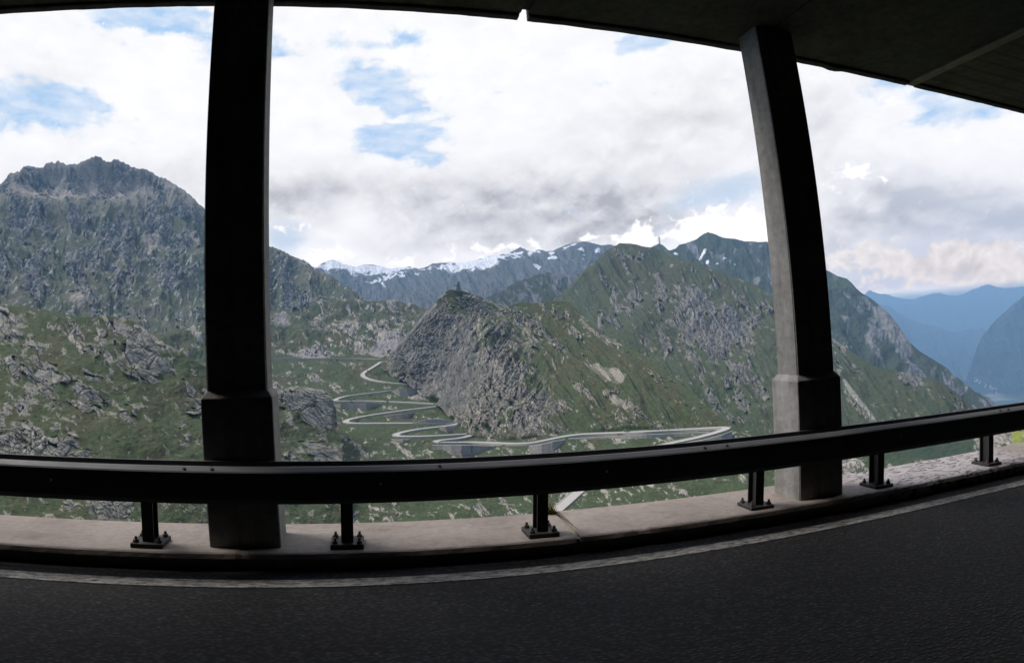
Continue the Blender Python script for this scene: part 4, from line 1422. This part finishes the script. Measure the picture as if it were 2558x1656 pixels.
bil = billow(wu / 2.6, wv / 2.2, 6, 240)
wisp = fbm(wu / 3.5, wv / 1.2, 6, 250, 0.58)
hole = puffs([(340, 35, 150, 42, 1.2), (450, 48, 80, 32, .8), (100, 262, 160, 46, 1.1), (30, 275, 110, 48, .6), (200, 245, 50, 30, .5), (520, 130, 30, 50, .5),
              (700, 110, 50, 40, .42), (840, 105, 45, 26, .62), (925, 118, 40, 22, .55), (1020, 95, 52, 34, .85), (890, 165, 60, 16, .5), (700, 135, 30, 14, .4),
              (940, 225, 90, 42, 1.3), (880, 205, 60, 26, .7), (1020, 262, 70, 26, .9), (960, 320, 75, 28, 1.1), (1000, 350, 105, 44, 1.15), (1070, 388, 50, 28, .75), (1110, 300, 50, 10, .5), (1040, 320, 60, 14, .6), (920, 330, 40, 26, .5),
              (1590, 108, 75, 24, .95), (1660, 100, 60, 14, .5), (2240, 208, 90, 26, .8), (2330, 235, 60, 20, .6), (2420, 262, 110, 28, 1.0), (2500, 290, 50, 10, .4), (2330, 285, 40, 14, .4)])
hole = hole - puffs([(850, 290, 55, 48, 1.0), (800, 240, 60, 50, .6), (985, 300, 60, 12, .9), (930, 285, 30, 16, .7), (1080, 372, 28, 18, .5)])
veil = fbm(wu / 4 + 11, wv / 1.1 + 5, 6, 290, 0.6)
blue = (0.80 + 0.75 * veil).clip(0.25, 1) * sstep(0.22, 0.95, hole * 1.05 + 0.45 * (0.42 - bil) + 0.65 * wisp) ** 0.8
pale = puffs([(1830, 470, 130, 40, 1.0), (1700, 520, 80, 30, .5), (1660, 590, 60, 30, .5), (710, 595, 70, 60, .9), (2240, 215, 120, 30, .5), (2420, 262, 120, 30, .5), (40, 300, 120, 40, .4), (820, 150, 200, 60, .25), (1580, 100, 90, 30, .3)])
pale = sstep(0.2, 1.0, pale + 0.3 * wisp) * 0.9
gray = puffs([(750, 480, 170, 70, .95), (690, 520, 80, 50, .4), (1020, 500, 120, 60, .55), (1300, 470, 240, 70, .55), (1250, 530, 260, 55, .6), (1560, 500, 190, 75, .65), (1450, 590, 260, 40, .6), (1600, 545, 130, 55, .4), (1100, 600, 200, 40, .45), (1700, 330, 170, 90, .35), (1780, 250, 120, 70, .25),
              (1500, 330, 150, 60, .22), (2330, 480, 130, 60, .95), (2250, 520, 140, 50, .75), (2530, 560, 120, 60, .8), (2050, 330, 60, 120, .2), (2120, 560, 70, 40, .5), (2140, 450, 80, 60, .25), (2090, 640, 70, 40, .6), (2050, 300, 60, 110, .2), (1930, 330, 60, 90, .2), (2420, 560, 160, 40, .4),
              (310, 425, 140, 40, .4), (480, 450, 60, 60, .35), (60, 420, 90, 40, .22), (2180, 690, 120, 24, .5), (160, 190, 70, 40, .3), (60, 215, 80, 24, .3), (720, 200, 60, 18, .2), (1180, 60, 40, 20, .2)],
             wu * 0.6 + U * 0.4, wv * 0.6 + V * 0.4)
tex = fbm(wu / 4, wv / 2.2, 6, 260, 0.55)
lump = billow(wu / 7.5 + 7, wv / 4.6, 6, 270)
dens0 = 1 - billow(wu / 6.5 + 2, wv / 4.2, 5, 280)
dens1 = 1 - billow(wu / 6.5 + 2, (wv + 1.0) / 4.2, 5, 280)
bright = np.clip(puffs([(740, 320, 150, 110, 1.0), (1080, 190, 150, 110, .9), (380, 230, 190, 150, 1.0), (1260, 340, 150, 50, .7), (1250, 130, 250, 60, .7), (2450, 400, 150, 80, .8), (2330, 330, 110, 60, .7), (885, 550, 50, 50, .9), (850, 630, 60, 24, .8), (1560, 170, 120, 50, .5), (60, 370, 120, 40, .7)], wu * .7 + U * .3, wv * .7 + V * .3), 0, 1)
gray = np.clip(gray * (0.72 + 0.5 * tex) + 0.42 * (0.40 - lump) * (0.35 + gray) + 0.42 * (dens1 - dens0) * (0.3 + gray) + 0.06 + 0.12 * tex, 0, 1.15) * (1 - 0.85 * bright)
white = puffs([(1820, 580, 95, 55, 1.0), (1880, 590, 80, 50, .8), (1740, 600, 60, 34, .6), (1600, 592, 44, 34, .95), (1565, 600, 30, 24, .4), (830, 640, 50, 26, .8), (2120, 440, 44, 26, .7), (2215, 465, 12, 26, .5), (1010, 655, 200, 12, .5),
               (1250, 615, 160, 14, .5), (1480, 595, 80, 8, .4), (720, 560, 60, 20, .4)])
white = sstep(0.30, 0.62, white + 1.1 * (0.42 - bil) + 0.2 * wisp)
cream = puffs([(2330, 655, 260, 55, 1.0), (2500, 690, 120, 40, .6), (2200, 640, 120, 40, .5), (2230, 705, 160, 14, .6)])
cream = np.clip(cream, 0, 1)
low = sstep(0.25, 0.7, puffs([(2290, 660, 130, 30, .9), (2440, 645, 90, 40, .9), (2530, 670, 70, 50, .8), (2180, 625, 60, 24, .6), (2090, 640, 40, 26, .5), (2360, 700, 120, 12, .5)]) + 1.3 * (0.40 - bil) + 0.3 * wisp)
WHITE, GRAY = np.array((1.0, 1.0, 1.01)), np.array((0.575, 0.59, 0.62))
BLUE, PALE, CREAM = np.array((0.45, 0.655, 0.91)), np.array((0.60, 0.72, 0.86)), np.array((0.90, 0.86, 0.82))
C = np.broadcast_to(WHITE, U.shape + (3,)) * (1.02 + 0.10 * tex)[..., None]
C = lerp(C, GRAY, gray[..., None])
C = lerp(C, np.array((0.60, 0.67, 0.76)), (sstep(1900, 2300, U * 25.5 + 800) * gray * 0.6)[..., None])
C = lerp(C, np.array((0.66, 0.71, 0.79)), (cream * 0.75)[..., None])
C = lerp(C, CREAM * (1.1 - 0.35 * bil)[..., None], (low * np.clip(cream * 1.6, 0, 1))[..., None])
C = lerp(C, PALE, (pale * (1 - white))[..., None])
C = lerp(C, BLUE, (blue * (1 - 0.85 * white) * (0.88 + 0.5 * wisp))[..., None].clip(0, 1))
C = lerp(C, np.array((1.15, 1.14, 1.13)), (white * 0.92)[..., None])
HTOP = 1090.0
el_ = np.radians(np.maximum(V, 0.2))
T = np.exp(-HAZE * np.minimum((HTOP - EYE[2]) / np.sin(el_), 44000 / np.cos(el_)))[..., None]
LEQ = np.array((0.26, 0.37, 0.47))
C = np.clip((C / 2 ** EXPO - LEQ * (1 - T)) / np.maximum(T, 0.05), 0.1, 7.0)
a_, e_ = np.radians(U), np.radians(V)
P = 75000.0 * np.stack([np.sin(a_) * np.cos(e_), np.cos(a_) * np.cos(e_), np.sin(e_)], -1) + EYE
ms = bpy.data.materials.new('cloudy_sky')
ms.use_nodes = True
nt = ms.node_tree
nt.nodes.clear()
at_n = nt.nodes.new('ShaderNodeAttribute')
at_n.attribute_name = 'albedo'
em = nt.nodes.new('ShaderNodeEmission')
nt.links.new(at_n.outputs['Color'], em.inputs[0])
out = nt.nodes.new('ShaderNodeOutputMaterial')
nt.links.new(em.outputs[0], out.inputs[0])
ms.cycles.emission_sampling = 'NONE'
tag(grid_mesh('sky', P, ms, C), 'bright cloudy sky with a few blue gaps', 'sky', kind='structure')

# ================================================================== air
bm = bmesh.new()
bm_box(bm, -44000, 44000, -44000, 44000, -1251, HTOP)
mh = bpy.data.materials.new('valley_air')
mh.use_nodes = True
nt = mh.node_tree
nt.nodes.clear()
out = nt.nodes.new('ShaderNodeOutputMaterial')
pv = nt.nodes.new('ShaderNodeVolumePrincipled')
pv.inputs['Color'].default_value = (0.37, 0.65, 1.0, 1)
pv.inputs['Density'].default_value = HAZE
nt.links.new(pv.outputs[0], out.inputs['Volume'])
tag(obj('haze', bm, mh), 'blue haze filling the valley air', 'haze', kind='stuff')
